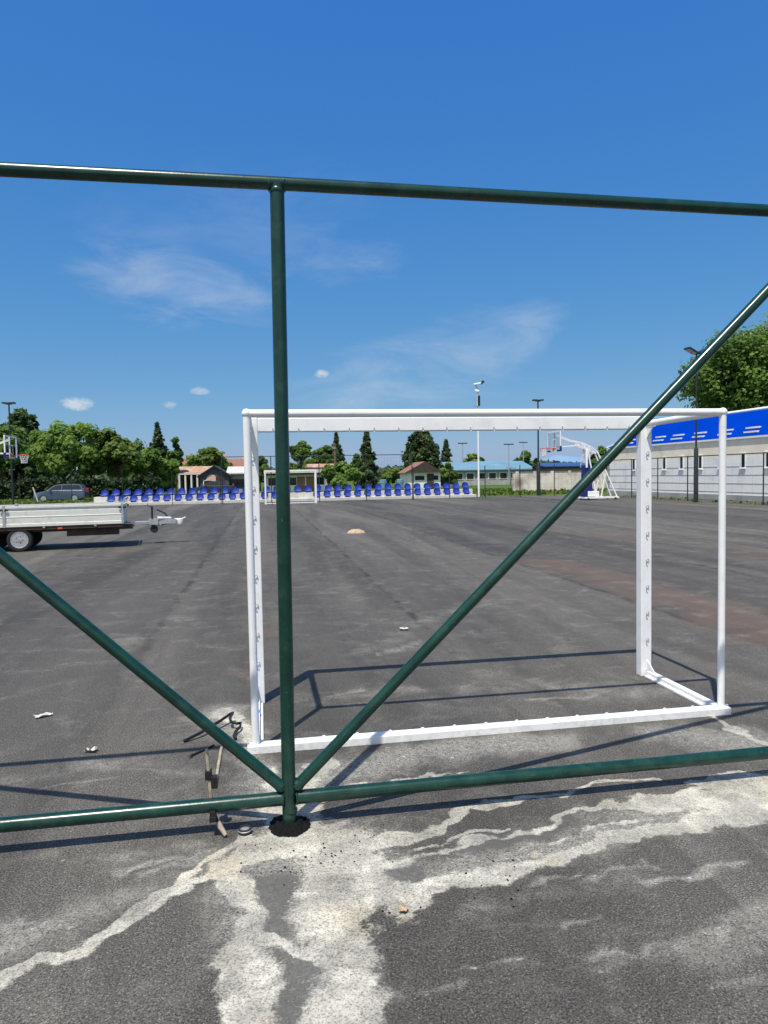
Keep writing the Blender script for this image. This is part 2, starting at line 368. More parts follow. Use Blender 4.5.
# (px, py, half width px, half height px, strength, tilt, wispy)
for (px, py, hw, hh, s, tilt, wis) in ((190, 286, 108, 40, .46, .12, 1), (335, 262, 75, 28, .30, -.1, 1), (440, 354, 135, 40, .34, -.22, 1), (512, 324, 66, 22, .30, -.15, 1),
                                      (380, 392, 150, 26, .34, -.05, 1), (240, 225, 150, 60, .14, -.1, 1), (77, 404, 15, 7, .75, 0, 0), (200, 391, 10, 4.5, .45, 0, 0), (322, 374, 9, 5, .75, 0, 0), (170, 405, 7, 4, .35, 0, 0)):
    d = ray(px, py).normalized(); r_ = Vector((d.y, -d.x, 0)).normalized(); u_ = r_.cross(d)
    if tilt: r_, u_ = r_*math.cos(tilt)-u_*math.sin(tilt), r_*math.sin(tilt)+u_*math.cos(tilt)
    a = wm('MULTIPLY', wm('SUBTRACT', wdot(r_), d.dot(r_)), FPX/hw); b_ = wm('MULTIPLY', wm('SUBTRACT', wdot(u_), d.dot(u_)), FPX/hh)
    q = wm('SUBTRACT', 1., wm('ADD', wm('MULTIPLY', a, a), wm('MULTIPLY', b_, b_)))
    nn = wnoise(7., 3.2, .25) if wis else wnoise(60., 1.6, 0)
    v = wm('ADD', q, wm('MULTIPLY', wm('SUBTRACT', nn, .5), 3.6 if wis else 2.6))
    mr_ = N.new('ShaderNodeMapRange'); mr_.interpolation_type = 'SMOOTHSTEP'; L.new(v, mr_.inputs['Value'])
    mr_.inputs['From Min'].default_value = .05 if wis else -.1; mr_.inputs['From Max'].default_value = 2.3 if wis else 1.2; mr_.inputs['To Max'].default_value = s
    front = wm('GREATER_THAN', wdot(d), .2)
    c_ = wm('MULTIPLY', mr_.outputs['Result'], front)
    clouds = c_ if clouds is None else wm('MAXIMUM', clouds, c_)
fill_veil = N.new('ShaderNodeMapRange'); fill_veil.interpolation_type = 'SMOOTHSTEP'; L.new(wdot(Vector((-.62, -.76, .18)).normalized()), fill_veil.inputs['Value'])  # unseen white cloud veil behind and left of the camera, added as neutral fill light
fill_veil.inputs['From Min'].default_value = -.05; fill_veil.inputs['From Max'].default_value = .5
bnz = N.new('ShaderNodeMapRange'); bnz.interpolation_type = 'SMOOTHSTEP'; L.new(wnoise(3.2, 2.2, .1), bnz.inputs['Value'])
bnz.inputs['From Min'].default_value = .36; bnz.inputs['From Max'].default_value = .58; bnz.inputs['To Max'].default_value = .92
clouds = wm('MAXIMUM', clouds, wm('MULTIPLY', fill_veil.outputs['Result'], bnz.outputs['Result']))
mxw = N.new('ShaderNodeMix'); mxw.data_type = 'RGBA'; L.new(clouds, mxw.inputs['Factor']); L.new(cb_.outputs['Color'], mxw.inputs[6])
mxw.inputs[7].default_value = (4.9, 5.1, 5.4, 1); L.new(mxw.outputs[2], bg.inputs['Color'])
sun = bpy.data.lights.new('sun', 'SUN'); sun.energy = 5.0; sun.angle = math.radians(.53); sun.color = (1, .95, .86)
so = bpy.data.objects.new('sun', sun); COL.objects.link(so); so.rotation_euler = SUNV.to_track_quat('-Z', 'Y').to_euler(); so.location = (-20, -30, 60)

# ------------------------------------------------------------------ ground
def sheet(name, xs, ys, z, m):
    nx, ny = len(xs), len(ys); gx, gy = np.meshgrid(xs, ys)
    co = np.stack([gx.ravel(), gy.ravel(), np.full(gx.size, z)], 1).astype(np.float32)
    i = np.arange(ny-1)[:, None]*nx+np.arange(nx-1)[None, :]
    q = np.stack([i, i+1, i+nx+1, i+nx], -1).reshape(-1, 4)
    me = bpy.data.meshes.new(name); me.vertices.add(len(co)); me.vertices.foreach_set('co', co.ravel())
    me.loops.add(q.size); me.loops.foreach_set('vertex_index', q.ravel().astype(np.int32))
    me.polygons.add(len(q)); me.polygons.foreach_set('loop_start', np.arange(0, q.size, 4, dtype=np.int32)); me.polygons.foreach_set('loop_total', np.full(len(q), 4, dtype=np.int32))
    me.update(calc_edges=True); me.materials.append(m)
    o = bpy.data.objects.new(name, me); COL.objects.link(o); o['kind'] = 'structure'; return o, co
far = [-6000, -2000, -700, -300, -150, -80, -40, -20, 0, 20, 40, 80, 150, 300, 700, 2000, 6000]
sheet('grass_ground', far, far, -.03, m_grass)
xs = np.concatenate([np.arange(-60, -8, 2.), np.arange(-8, -2.4, .2), np.arange(-2.4, 3.6, .015), np.arange(3.6, 9, .2), np.arange(9, 24.6, 1.2), [24.6]])
ys = np.concatenate([np.arange(-12, 1.6, .8), np.arange(1.6, 5.4, .015), np.arange(5.4, 12, .12), np.arange(12, 48.9, .9), [48.9]])
court, co = sheet('asphalt_court', xs, ys, 0., m_asphalt)
PX = co[:, :2].astype(np.float64)
def vnoise(p, seed):
    i = np.floor(p).astype(np.int64); f = p-i; f = f*f*(3-2*f)
    def h(a, b): return ((np.sin(a*127.1+b*311.7+seed*74.7)*43758.5453) % 1.)
    x, y = i[:, 0], i[:, 1]
    return (h(x, y)*(1-f[:, 0])+h(x+1, y)*f[:, 0])*(1-f[:, 1])+(h(x, y+1)*(1-f[:, 0])+h(x+1, y+1)*f[:, 0])*f[:, 1]-.5
def warp(p, seed, amps):
    o = np.zeros(len(p))
    for fr, a in amps: o += a*2*vnoise(p*fr+seed*3.7, seed); seed += 1
    return o
AM = ((2.3, .055), (5.1, .045), (11.3, .028), (24., .016))
near = (PX[:, 1] < 12) & (np.abs(PX[:, 0]) < 9)
WP = np.zeros_like(PX)
for ax_ in (0, 1): WP[near, ax_] = warp(PX[near], 11+7*ax_, AM)
PX = PX+WP
def segdist(pts, widths):
    best = np.full(len(PX), -9.)
    P = [np.array(at(*p)[:2]) for p in pts]
    for i in range(len(P)-1):
        a, b = P[i], P[i+1]; d = b-a; t = np.clip(((PX-a)@d)/(d@d+1e-9), 0, 1)
        dist = np.hypot(*(PX-(a+t[:, None]*d)).T); wd = widths[i]+(widths[i+1]-widths[i])*t
        best = np.maximum(best, 1-dist/wd)
    return best
def layer(strokes):
    out = np.zeros(len(PX))
    for pts, wds, s in strokes:
        if not isinstance(wds, (list, tuple)): wds = [wds]*len(pts)
        if len(pts) == 1: pts = pts+[(pts[0][0]+1, pts[0][1])]; wds = [wds[0]]*2
        out = np.maximum(out, np.clip(segdist(pts, wds), 0, 1)*s)
    return out
slurry = layer([
    ([(-40, 1012), (0, 988), (60, 955), (120, 925), (165, 893), (190, 868), (215, 850), (240, 838)], [.058, .05, .052, .055, .055, .04, .035, .05], 1.),
    ([(165, 897), (190, 880), (215, 868), (235, 862)], [.05, .06, .05, .03], .62),
    ([(226, 868), (250, 850), (280, 842), (330, 835)], [.12, .16, .20, .24], 1.),
    ([(222, 868), (245, 885), (250, 915), (240, 938)], [.13, .15, .14, .15], .9),
    ([(238, 945), (232, 975), (234, 1000), (248, 1020), (252, 1060)], [.17, .18, .16, .13, .12], .95),
    ([(330, 845), (352, 880), (345, 915)], [.26, .27, .25], .9), ([(345, 915), (340, 950), (326, 985), (335, 1012), (342, 1060)], [.22, .19, .20, .22, .2], .9),
    ([(255, 943), (285, 939), (312, 945)], [.06, .045, .06], .95),
    ([(355, 865), (400, 897), (440, 884), (520, 866), (600, 846), (680, 832), (768, 804), (860, 780)], [.28, .16, .12, .10, .085, .10, .22, .3], .9),
    ([(350, 850), (384, 842), (434, 830), (479, 804), (520, 798), (566, 795)], [.16, .085, .06, .05, .045, .04], .9),
    ([(560, 800), (570, 790), (600, 780), (660, 776)], [.04, .035, .04, .04], .85),
    ([(384, 866), (430, 852), (500, 832), (560, 818), (620, 806)], [.12, .07, .05, .05, .06], .62), ([(400, 850), (450, 838), (510, 822)], [.03, .035, .03], .55), ([(520, 848), (580, 832), (650, 822)], [.03, .04, .05], .55),
    ([(620, 806), (700, 806), (768, 788), (860, 770)], [.10, .18, .26, .3], .72),
    ([(630, 812), (660, 814), (690, 797), (740, 780)], [.045, .07, .07, .10], .9),
    ([(700, 782), (768, 772), (850, 762)], [.08, .14, .2], .85),
    ([(322, 764), (306, 790), (300, 825)], [.17, .24, .26], .72), ([(270, 768), (276, 800), (270, 825)], [.12, .14, .12], .62),
    ([(340, 792), (400, 782), (470, 772)], [.10, .09, .05], .6),
    ([(700, 714), (735, 734), (768, 745), (850, 770)], [.06, .05, .05, .1], .8),
    ([(222, 712), (236, 724), (246, 745)], [.14, .15, .10], .72)])
haze = layer([
    ([(345, 850), (420, 872), (560, 845), (768, 800), (900, 770)], [.6, .32, .22, .42, .7], .85),
    ([(240, 860), (290, 850), (345, 850)], [.4, .5, .5], 1.),
    ([(235, 890), (290, 950), (300, 1040)], [.4, .45, .45], .8),
    ([(290, 790), (330, 775), (420, 755), (560, 738)], [.45, .42, .36, .25], 1.),
    ([(225, 715), (240, 745), (255, 775), (262, 810)], [.4, .32, .28, .3], .9),
    ([(660, 730), (740, 740), (830, 755)], [.35, .42, .45], .85),
    ([(-20, 960), (60, 925), (150, 890), (215, 860)], [.3, .28, .2, .15], .65),
    ([(60, 860), (150, 855), (215, 845)], [.2, .2, .15], .5),
    ([(590, 975), (660, 955), (768, 920), (860, 900)], [.16, .24, .26, .35], .5),
    ([(380, 1000), (470, 965), (540, 960)], [.2, .2, .15], .34),
    ([(420, 930), (520, 900), (640, 880)], [.2, .2, .15], .42),
    ([(0, 780), (130, 765), (200, 775)], [.4, .4, .3], .42),
    ([(640, 690), (470, 685), (330, 700)], [.5, .5, .4], .48),
    ([(370, 650), (410, 625), (500, 600)], [.7, .7, .7], .42), ([(100, 650), (180, 620)], [.9, .9], .36), ([(600, 820), (700, 815), (800, 800)], [.3, .4, .5], .75)]
    +[([(a, b), ((a+c)/2, (b+d)/2+e), (c, d)], w_*1.5, min(1, st_*1.2)) for a, b, c, d, e, w_, st_ in (
        (-5, 958, 70, 925, 3, .035, .75), (10, 950, 95, 905, -3, .03, .7), (-10, 940, 55, 915, 2, .03, .75), (20, 935, 60, 920, 0, .025, .75), (70, 942, 130, 918, 2, .025, .6),
        (120, 872, 205, 850, 2, .035, .7), (135, 880, 190, 862, -1, .03, .7), (180, 862, 225, 846, 1, .03, .75), (40, 790, 110, 776, 2, .03, .55), (100, 768, 170, 775, -3, .03, .5),
        (655, 884, 742, 861, 2, .028, .8), (600, 880, 660, 868, -2, .025, .6), (540, 880, 600, 872, 1, .022, .6), (700, 935, 768, 905, 3, .06, .62), (640, 950, 720, 925, -2, .045, .6), (590, 962, 640, 950, 2, .03, .6), (560, 925, 600, 917, 0, .025, .55),
        (470, 962, 520, 955, 1, .03, .55), (430, 985, 470, 975, 0, .03, .5), (700, 988, 760, 970, 2, .035, .5), (375, 655, 420, 640, 2, .05, .6), (520, 700, 600, 694, 2, .05, .55), (330, 698, 372, 690, 1, .04, .6))])
haze = np.maximum(haze, .22)
wet = layer([([(284, 888), (286, 905), (280, 925)], [.16, .19, .13], 1.), ([(288, 962), (282, 990), (276, 1030)], [.17, .19, .17], 1.), ([(470, 842), (520, 830), (560, 822)], [.10, .13, .09], .8), ([(392, 868), (420, 872)], [.14, .12], .9)])
stain = layer([
    ([(545, 562), (620, 580), (700, 605), (790, 640)], [1.1, 1.2, 1.1, 1.1], .85),
    ([(560, 530), (680, 540), (800, 560)], [1.6, 1.8, 2.], .6), ([(60, 565), (180, 540)], [1., 1.5], .4), ([(262, 520), (258, 600), (255, 690)], [.8, .45, .3], .45)])
ca = court.data.color_attributes.new('deposit', 'FLOAT_COLOR', 'POINT')
ca.data.foreach_set('color', np.stack([slurry, haze, stain, wet], 1).astype(np.float32).ravel())

# ------------------------------------------------------------------ green fence frame (nearest thing)
FX, FY = .099, 3.372
fence = thing('metal_fence_frame', 'dark green tubular steel fence frame without mesh, in front of the near goal', 'fence', (FX, FY, 0))
BAY = 2.93; ZB = .135; ZT = 3.017
for k in (-1, 0, 1):
    dx = .013 if k == 0 else 0
    MB().tube([(k*BAY-dx*.5, 0, -.3), (k*BAY+dx, 0, ZT-.005)], .033, 20).build('post', m_green, fence, True)
for k in (-1, 0):
    a, b = k*BAY, (k+1)*BAY
    MB().tube([(a+(.0 if k == 0 else 0), 0, ZT), (b, 0, ZT-(.012 if k == 0 else 0))], .030, 20).build('top_rail', m_green, fence, True)
    MB().tube([(a+.029, 0, ZB), (b-.029, 0, ZB)], .033, 20).build('bottom_rail', m_green, fence, True)
MB().tube([(.03, 0, ZB+.05), (BAY-.02, 0, ZT-.06)], .027, 20).build('brace', m_green, fence, True)
MB().tube([(-.03, 0, ZB+.05), (-BAY+.02, 0, ZT-.06)], .027, 20).build('brace', m_green, fence, True)
for zc, r in ((ZT-.034, .036), (.075, .0355)):   # weld beads at the joints
    MB().lathe([(r-.003, zc-.012), (r, zc-.006), (r, zc+.004), (r-.003, zc+.01)], (.012 if zc > 1 else 0, 0, 0), 20).build('weld_collar', m_green, fence, True)

for sx in (-1, 1):   # weld beads where the braces and rails meet the posts
    MB().tube([(sx*.040, 0, ZB+.062), (sx*.052, 0, ZB+.074)], [.0325, .0285], 16).build('weld_bead', m_green, fence, True)
    MB().tube([(sx*.030, 0, ZB), (sx*.039, 0, ZB)], [.0375, .0335], 16).build('weld_bead', m_green, fence, True)
    MB().tube([(sx*.032+.012, 0, ZT-.004), (sx*.041+.012, 0, ZT-.004)], [.034, .0305], 16).build('weld_bead', m_green, fence, True)
def lumpy(name, m, pos, rx, ry, h, seed, amp=.25, n=28, rings=6, label=None, cat=None, rough_h=.3, kind=None):
    """irregular low heap lying on the ground"""
    mb = MB(); vs = [(0, 0, h)]; fs = []
    for j in range(1, rings+1):
        t = j/rings
        for k in range(n):
            a = 2*PI*k/n; q = mnoise.noise((math.cos(a)*1.6+seed, math.sin(a)*1.6, seed*.3))
            rr = t*(1+amp*q); z = h*(1-t**(2.2 if name != 'rock' else 4.5))*(1+rough_h*mnoise.noise((math.cos(a)*t*4+seed, math.sin(a)*t*4, 3.1)))
            if name == 'asphalt_patch': z += .011*mnoise.noise((rx*rr*math.cos(a)*75, ry*rr*math.sin(a)*75, 1.7)); rr *= 1+.06*mnoise.noise((a*9, t*5, 4.))
            if j == rings: z = -.004
            vs.append((rx*rr*math.cos(a), ry*rr*math.sin(a), z))
    for k in range(n): fs.append((0, 1+k, 1+(k+1) % n))
    for j in range(rings-1):
        for k in range(n):
            a = 1+j*n+k; b = 1+j*n+(k+1) % n; fs.append((a, a+n, b+n, b))
    o = mb.add(vs, fs).build(name, m, None, True, kind=kind); o.location = pos
    if label: tag(o, label, cat)
    return o
m_tar = mat('fresh_black_asphalt', (.0055, .0055, .006), .85, var=.6, scale=90, bump=1., bscale=90, spec=.2)
lumpy('asphalt_patch', m_tar, (FX-.005, FY-.01, 0), .112, .112, .026, 2.3, .22, 72, 18, rough_h=.5, kind='structure')

# ------------------------------------------------------------------ handball goals
GX0, GY0, GW, GD = -.0696, 4.3356, 3.133, .969
goal = thing('handball_goal', 'white steel handball goal without net, the big near one behind the green fence frame', 'goal', (GX0+GW/2, GY0+GD, 0), 0, None)
HW = GW/2
def rot_ring(mb, c, r, t, n=12):       # small open hook/ring on a post face (normal -y)
    pts = [(c[0]+r*math.cos(a), c[1]-.004-.006*math.sin(a*.5), c[2]+r*1.25*math.sin(a)) for a in [(-.2+1.75*k/n)*PI for k in range(n+1)]]
    mb.tube(pts, t, 6)
for s in (-1, 1):
    p = MB().box((s*(HW-.015), 0, 1.0525), (.092, .08, 2.105)).build('front_post', m_white, goal, bevel=.006)
    for k in range(8):
        h = MB(); rot_ring(h, (s*(HW-.015)+.004, -.042, .30+k*.215), .013, .0028); h.build('net_hook', m_galv, p, True)
    MB().prism([(-.04, .14), (-.04, .05), (-.17, .05)], 'x', s*(HW-.01)-.004, s*(HW-.01)+.004).build('gusset', m_white, p)
    MB().tube([(s*HW, -GD, .02), (s*HW, -GD, 2.052)], .0235, 16).build('rear_post', m_white, goal, True)
    # top side bar with bent corner
    MB().tube([(s*HW, -GD, 2.052), (s*HW, -.035, 2.045)], .0245, 16).build('top_side_bar', m_white, goal, True)
    MB().prism([(-.04, 2.02), (-.04, 1.93), (-.14, 2.022)], 'x', s*(HW-.012)-.003, s*(HW-.012)+.003).build('corner_gusset', m_white, goal)
    MB().box((s*HW, -(GD-.03)/2-.02, .025), (.05, GD-.11, .05)).box((s*(HW-.036), -(GD-.03)/2-.02, .010), (.022, GD-.12, .018)).build('base_side_bar', m_white, goal, bevel=.004)
cb = MB().box((0, 0, 2.052), (2*HW-.124, .078, .102)).build('crossbar', m_white, goal, bevel=.006)
for k in range(16):
    x = -HW+.17+k*(2*HW-.34)/15
    MB().box((x, -.043, 2.012), (.008, .008, .030)).tube([(x, -.043, 2.002), (x+.006, -.052, 1.996), (x+.004, -.054, 2.010)], .0025, 6).build('net_hook', m_galv, cb)
MB().tube([(-HW, -GD, 2.052), (HW, -GD, 2.052)], .0240, 16).build('rear_top_bar', m_white, goal, True)
for s in (-1, 1): MB().lathe([(.001, -.03), (.018, -.024), (.028, -.010), (.0295, 0), (.028, .010), (.018, .024), (.001, .03)], (s*HW, -GD, 2.052), 16).build('corner_elbow', m_white, goal, True)
rb = MB().box((0, -GD, .025), (2*HW+.10, .085, .05)).box((0, -GD+.036, .008), (2*HW-.06, .02, .014)).build('rear_base_bar', m_white, goal, bevel=.004)
for k in range(14):
    x = -HW+.2+k*(2*HW-.4)/13
    MB().tube([(x, -GD+.030, .049), (x, -GD+.032, .056), (x+.010, -GD+.029, .059), (x+.016, -GD+.024, .054)], .0028, 6).build('net_hook', m_white, rb, True)
for s in (-1, 1): MB().box((s*(HW+.045), -GD, .056), (.016, .016, .012)).build('bolt', m_galv, rb, bevel=.003)
MB().box((-HW+.0265, -.36, .034), (.004, .05, .03)).box((-HW, -.36, .0515), (.05, .05, .003)).build('tape_strip', m_bluetape, goal)
g2 = copy_tree(goal); g2.location = (1.85, 44.4, 0); g2.rotation_euler = (0, 0, PI)
tag(g2, 'small far white handball goal standing before the blue seats', 'goal')

# ------------------------------------------------------------------ clamp, rods and litter by the fence
cl = thing('clamp', 'worn F-shaped clamp with pale bar gripping the bottom rail left of the fence post', 'clamp', (FX-.345, FY, 0))
MB().bar((-.022, .042, .09), (-.040, .055, .385), .014, .024).build('bar', m_wood, cl, bevel=.002)
MB().box((-.014, .0, .088), (.03, .11, .026)).box((-.014, -.042, .10), (.026, .022, .05)).build('fixed_jaw', m_steel, cl, bevel=.003)
MB().box((-.034, .050, .262), (.032, .036, .045)).box((-.006, .034, .232), (.030, .032, .058)).build('sliding_jaw', m_steel, cl, bevel=.003)
MB().tube([(-.01, .005, .10), (.008, -.02, .055)], .007, 10).build('screw', m_steel, cl, True)
MB().tube([(.008, -.02, .062), (.016, -.028, .045), (.044, -.06, .012)], [.010, .013, .009], 12).build('handle', m_wood, cl, True)

def pathrod(name, px, r, m, label, cat, zs=None, smooth=True):
    pts = [at(*p, (zs[i] if zs else r)) for i, p in enumerate(px)]; c = pts[0].copy(); c.z = 0
    o = MB().tube([p-c for p in pts], r, 10).build(name, m, None, True); o.location = c; return tag(o, label, cat)
pathrod('bent_rod', [(184, 741), (200, 733), (220, 721), (231, 713.5), (233, 713), (230, 718), (231, 722), (237, 723.5), (241, 723), (240, 727), (236, 731), (234, 736), (236, 739)], .010, m_steel,
        'black steel rod bent into a hook, lying left of the near goal', 'rod', [.012, .03, .05, .06, .062, .055, .045, .04, .035, .03, .02, .012, .011])
pathrod('thin_rod', [(189, 757), (190.5, 756), (192, 755), (205, 749.5), (214, 745)], .006, m_steel, 'short thin black rod lying on the asphalt in front of the bent rod', 'rod', [.012, .016, .01, .007, .006])
pathrod('wood_stick', [(216, 783), (218, 768), (221, 750), (224, 738)], .009, m_wood, 'pale thin stick lying on the ground behind the clamp', 'stick')
cp = thing('pipe_cap', 'small round black plastic cap lying left of the asphalt patch', 'cap', at(245, 833))
MB().lathe([(.030, 0), (.031, .006), (.031, .024), (.028, .027), (.024, .026), (.024, .008), (.001, .008)], n=24).build('cup', m_black, cp, True)
MB().lathe([(.0312, .013), (.0325, .014), (.0325, .018), (.0312, .019)], n=24).build('ridge', m_galv, cp, True)
def scrap(name, px, py, sx, sy, m, label, cat, seed, h=.02):
    rr = random.Random(seed); n = 6; vs = []; fs = []
    for j in range(n):
        for i in range(n):
            u, v = i/(n-1)-.5, j/(n-1)-.5
            vs.append((u*sx*(1+.2*rr.uniform(-1, 1)), v*sy*(1+.25*rr.uniform(-1, 1)), .006+h*abs(mnoise.noise((u*3+seed, v*3, seed)))*1.6))
    for j in range(n-1):
        for i in range(n-1): fs.append((j*n+i, j*n+i+1, (j+1)*n+i+1, (j+1)*n+i))
    o = MB().add(vs, fs).build(name, m, None, True); p = at(px, py); o.location = p; o.rotation_euler = (0, 0, rr.uniform(-.6, .6)); return tag(o, label, cat)
scrap('paper_scrap', 91, 752, .065, .05, m_paper, 'crumpled white paper scrap lying above the bottom rail at left', 'litter', 3, .035)
scrap('paper_scrap', 43, 717, .11, .045, m_paper, 'flat cream paper scrap on the asphalt near the left brace', 'litter', 5, .02)
scrap('paper_scrap', 404, 630, .10, .07, m_paper, 'small white scrap on open asphalt inside the goal frame', 'litter', 8, .03)
scrap('dry_leaf', 403, 912, .035, .03, m_leafb, 'curled tan leaf lying on the pale slurry in the foreground', 'leaf', 11, .02)
rk = lumpy('rock', m_rock, at(356, 533), .24, .16, .10, 5.5, .3, 20, 6, 'flat tan rock lying alone in the middle of the court', 'rock', .5)
# loose asphalt crumbs round the patch
cr = MB(); rr = random.Random(4)
for i in range(75):
    if i < 50: p = at(rr.gauss(310, 38), rr.gauss(850, 17))
    else: p = at(rr.uniform(380, 520), rr.uniform(850, 915))
    s = rr.uniform(.0015, .0045); R = Matrix.Rotation(rr.uniform(0, 6), 3, 'Z') @ Matrix.Rotation(rr.uniform(0, 1), 3, 'X')
    cr.box((p.x, p.y, s*.4), (s*2, s*1.4, s*1.2), mat=R)
tag(cr.build('asphalt_crumbs', m_tar), 'scattered black asphalt crumbs around the foot of the post', 'crumbs', kind='stuff')

# ------------------------------------------------------------------ trailer
TR = thing('flatbed_trailer', 'long silver aluminium dropside trailer parked unhitched at the left', 'trailer', (-5.80, 18.95, 0), math.radians(7.5))
def wheel(parent, x, y, R, wd, face, rim_m=m_galv):
    o = bpy.data.objects.new('wheel', None); COL.objects.link(o); o.parent = parent; o.location = (x, y, R); o.empty_display_size = .1
    h = wd/2
    MB().lathe([(R*.60, -h*.9), (R*.72, -h), (R*.92, -h*.95), (R, -h*.6), (R, h*.6), (R*.92, h*.95), (R*.72, h), (R*.60, h*.9)], n=32, axis='y').build('tyre', m_black, o, True)
    q = face*h
    MB().lathe([(R*.70, q*.98), (R*.69, q*1.06), (R*.63, q*1.04), (R*.58, q*.80), (R*.44, q*.74), (R*.38, q*.92), (R*.24, q*.96), (R*.15, q*.94), (R*.14, q*1.12), (.001, q*1.13)], n=28, axis='y').build('rim', rim_m, o, True)
    for k in range(5):
        a = 2*PI*k/5; MB().tube([(R*.28*math.cos(a), q*.8, R*.28*math.sin(a)), (R*.28*math.cos(a), q*1.03, R*.28*math.sin(a))], .012, 6).build('wheel_nut', m_dark, o)
    return o
for x in (0, -.72):
    for s in (-1, 1):
        wheel(TR, x, s*.70, .283, .17, s)
        MB().prism([(-.34, .50), (-.30, .60), (-.2, .625), (.2, .625), (.30, .60), (.34, .50), (.355, .505), (.315, .62), (.21, .642), (-.21, .642), (-.315, .62), (-.355, .505)], 'y', s*.70-.10, s*.70+.10).build('mudguard', m_black, TR).location.x = x
    MB().tube([(x, -.62, .283), (x, .62, .283)], .035, 12).build('axle', m_dark, TR, True)
L0, L1 = -3.05, 2.36
fr = MB()
for s in (-1, 1): fr.box(((L0+L1)/2+.15, s*.5, .50), (L1-L0+.1, .06, .12)).box(((L0+L1)/2, s*.77, .545), (L1-L0, .04, .07))
for k in range(9): fr.box((L0+.1+k*(L1-L0-.2)/8, 0, .535), (.05, 1.5, .06))
fr.build('chassis', m_rust, TR, bevel=.006)
MB().box(((L0+L1)/2, 0, .590), (L1-L0, 1.58, .024)).build('bed_floor', m_darkwood, TR)
mbx = MB().box((1.62, -.42, .40), (1.2, .32, .17)).box((1.62, -.42, .49), (1.24, .36, .02)).build('under_box', m_rust, TR, bevel=.012)
def sidewall(y, s):
    o = MB()
    prof = [(0, .60), (.030, .60), (.030, .665), (.018, .672), (.018, .82), (.024, .826), (.024, .838), (.018, .844), (.018, .97), (.012, .976), (.012, 1.03), (.034, 1.04), (.034, 1.085), (0, 1.09)]
    for a, b in ((L0+.05, -.34), (-.27, L1-.06)):
        o.prism([(y+s*p, z) for p, z in prof], 'x', a, b)
    o.build('side_wall', m_alu, TR, True)
sidewall(-.78, -1); sidewall(.78, 1)
for x in (L0, L1):
    e = MB().box((x, 0, .845), (.03, 1.5, .47))
    for z in (.70, .80, .90, 1.0): e.box((x+(.018 if x > 0 else -.018), 0, z), (.012, 1.46, .03))
    e.build('end_wall', m_alu, TR)
for x in (L0+.02, -.305, L1-.03):
    for s in (-1, 1):
        p = MB().box((x, s*.79, .85), (.06, .06, .52)).build('corner_post', m_galv, TR, bevel=.005)
        MB().box((x+.055, s*.83, 1.0), (.07, .02, .05)).box((x-.055, s*.83, 1.0), (.07, .02, .05)).build('latch', m_dark, p, bevel=.004)
for x in (-2.2, -1.3, .55, 1.7):
    MB().box((x, -.815, .60), (.05, .02, .09)).tube([(x-.03, -.82, .605), (x+.03, -.82, .605)], .014, 8).build('hinge', m_galv, TR)
hd = MB()
for s in (-.70, .70): hd.bar((L1-.02, s, 1.09), (L1+.03, s, 1.20), .04, .04)
hd.bar((L1+.03, -.74, 1.20), (L1+.03, .74, 1.20), .045, .045); hd.build('headboard_rail', m_galv, TR)
MB().box((.9, -.795, .535), (.10, .012, .04)).build('side_marker', m_orange, TR)
MB().box((-1.9, -.795, .535), (.10, .012, .04)).build('side_marker', m_orange, TR)
MB().bar((L1-.4, -.30, .52), (3.25, 0, .56), .06, .08).bar((L1-.4, .30, .52), (3.25, 0, .56), .06, .08).build('drawbar', m_galv, TR, bevel=.006)
MB().bar((3.10, 0, .56), (3.62, 0, .57), .11, .11).box((3.05, 0, .57), (.22, .34, .14)).tube([(3.15, 0, .64), (3.5, 0, .64)], [.075, .045], 12).build('brake_housing', m_galv, TR, True)
MB().lathe([(.001, -.09), (.07, -.08), (.085, 0), (.07, .06), (.001, .075)], (3.72, 0, .56), 14).tube([(3.58, 0, .60), (3.74, 0, .60)], .04, 10).tube([(3.72, 0, .60), (3.86, 0, .66)], .018, 8).build('coupling', m_alu, TR, True)
MB().tube([(3.42, 0, .64), (3.34, .02, .78), (3.14, .02, .88)], .022, 8).build('brake_lever', m_dark, TR, True)
jw = MB().tube([(3.02, -.10, .30), (3.02, -.10, .98)], .026, 12).tube([(3.02, -.10, .96), (2.92, -.10, .98), (2.92, -.10, 1.05)], .010, 8).build('jockey_wheel_tube', m_dark, TR, True)
MB().lathe([(.03, -.03), (.09, -.028), (.10, 0), (.09, .028), (.03, .03)], (3.06, -.10, .38), 20, 'y').build('jockey_wheel', m_black, jw, True)
MB().box((3.02, -.06, .56), (.07, .10, .07)).box((3.16, -.04, .50), (.16, .05, .06)).build('clamp_bracket', m_galv, TR, bevel=.004)
MB().tube([(3.5, .02, .54), (3.2, .04, .46), (2.9, .05, .50), (2.5, .05, .50)], .010, 8).build('cable', m_black, TR, True)

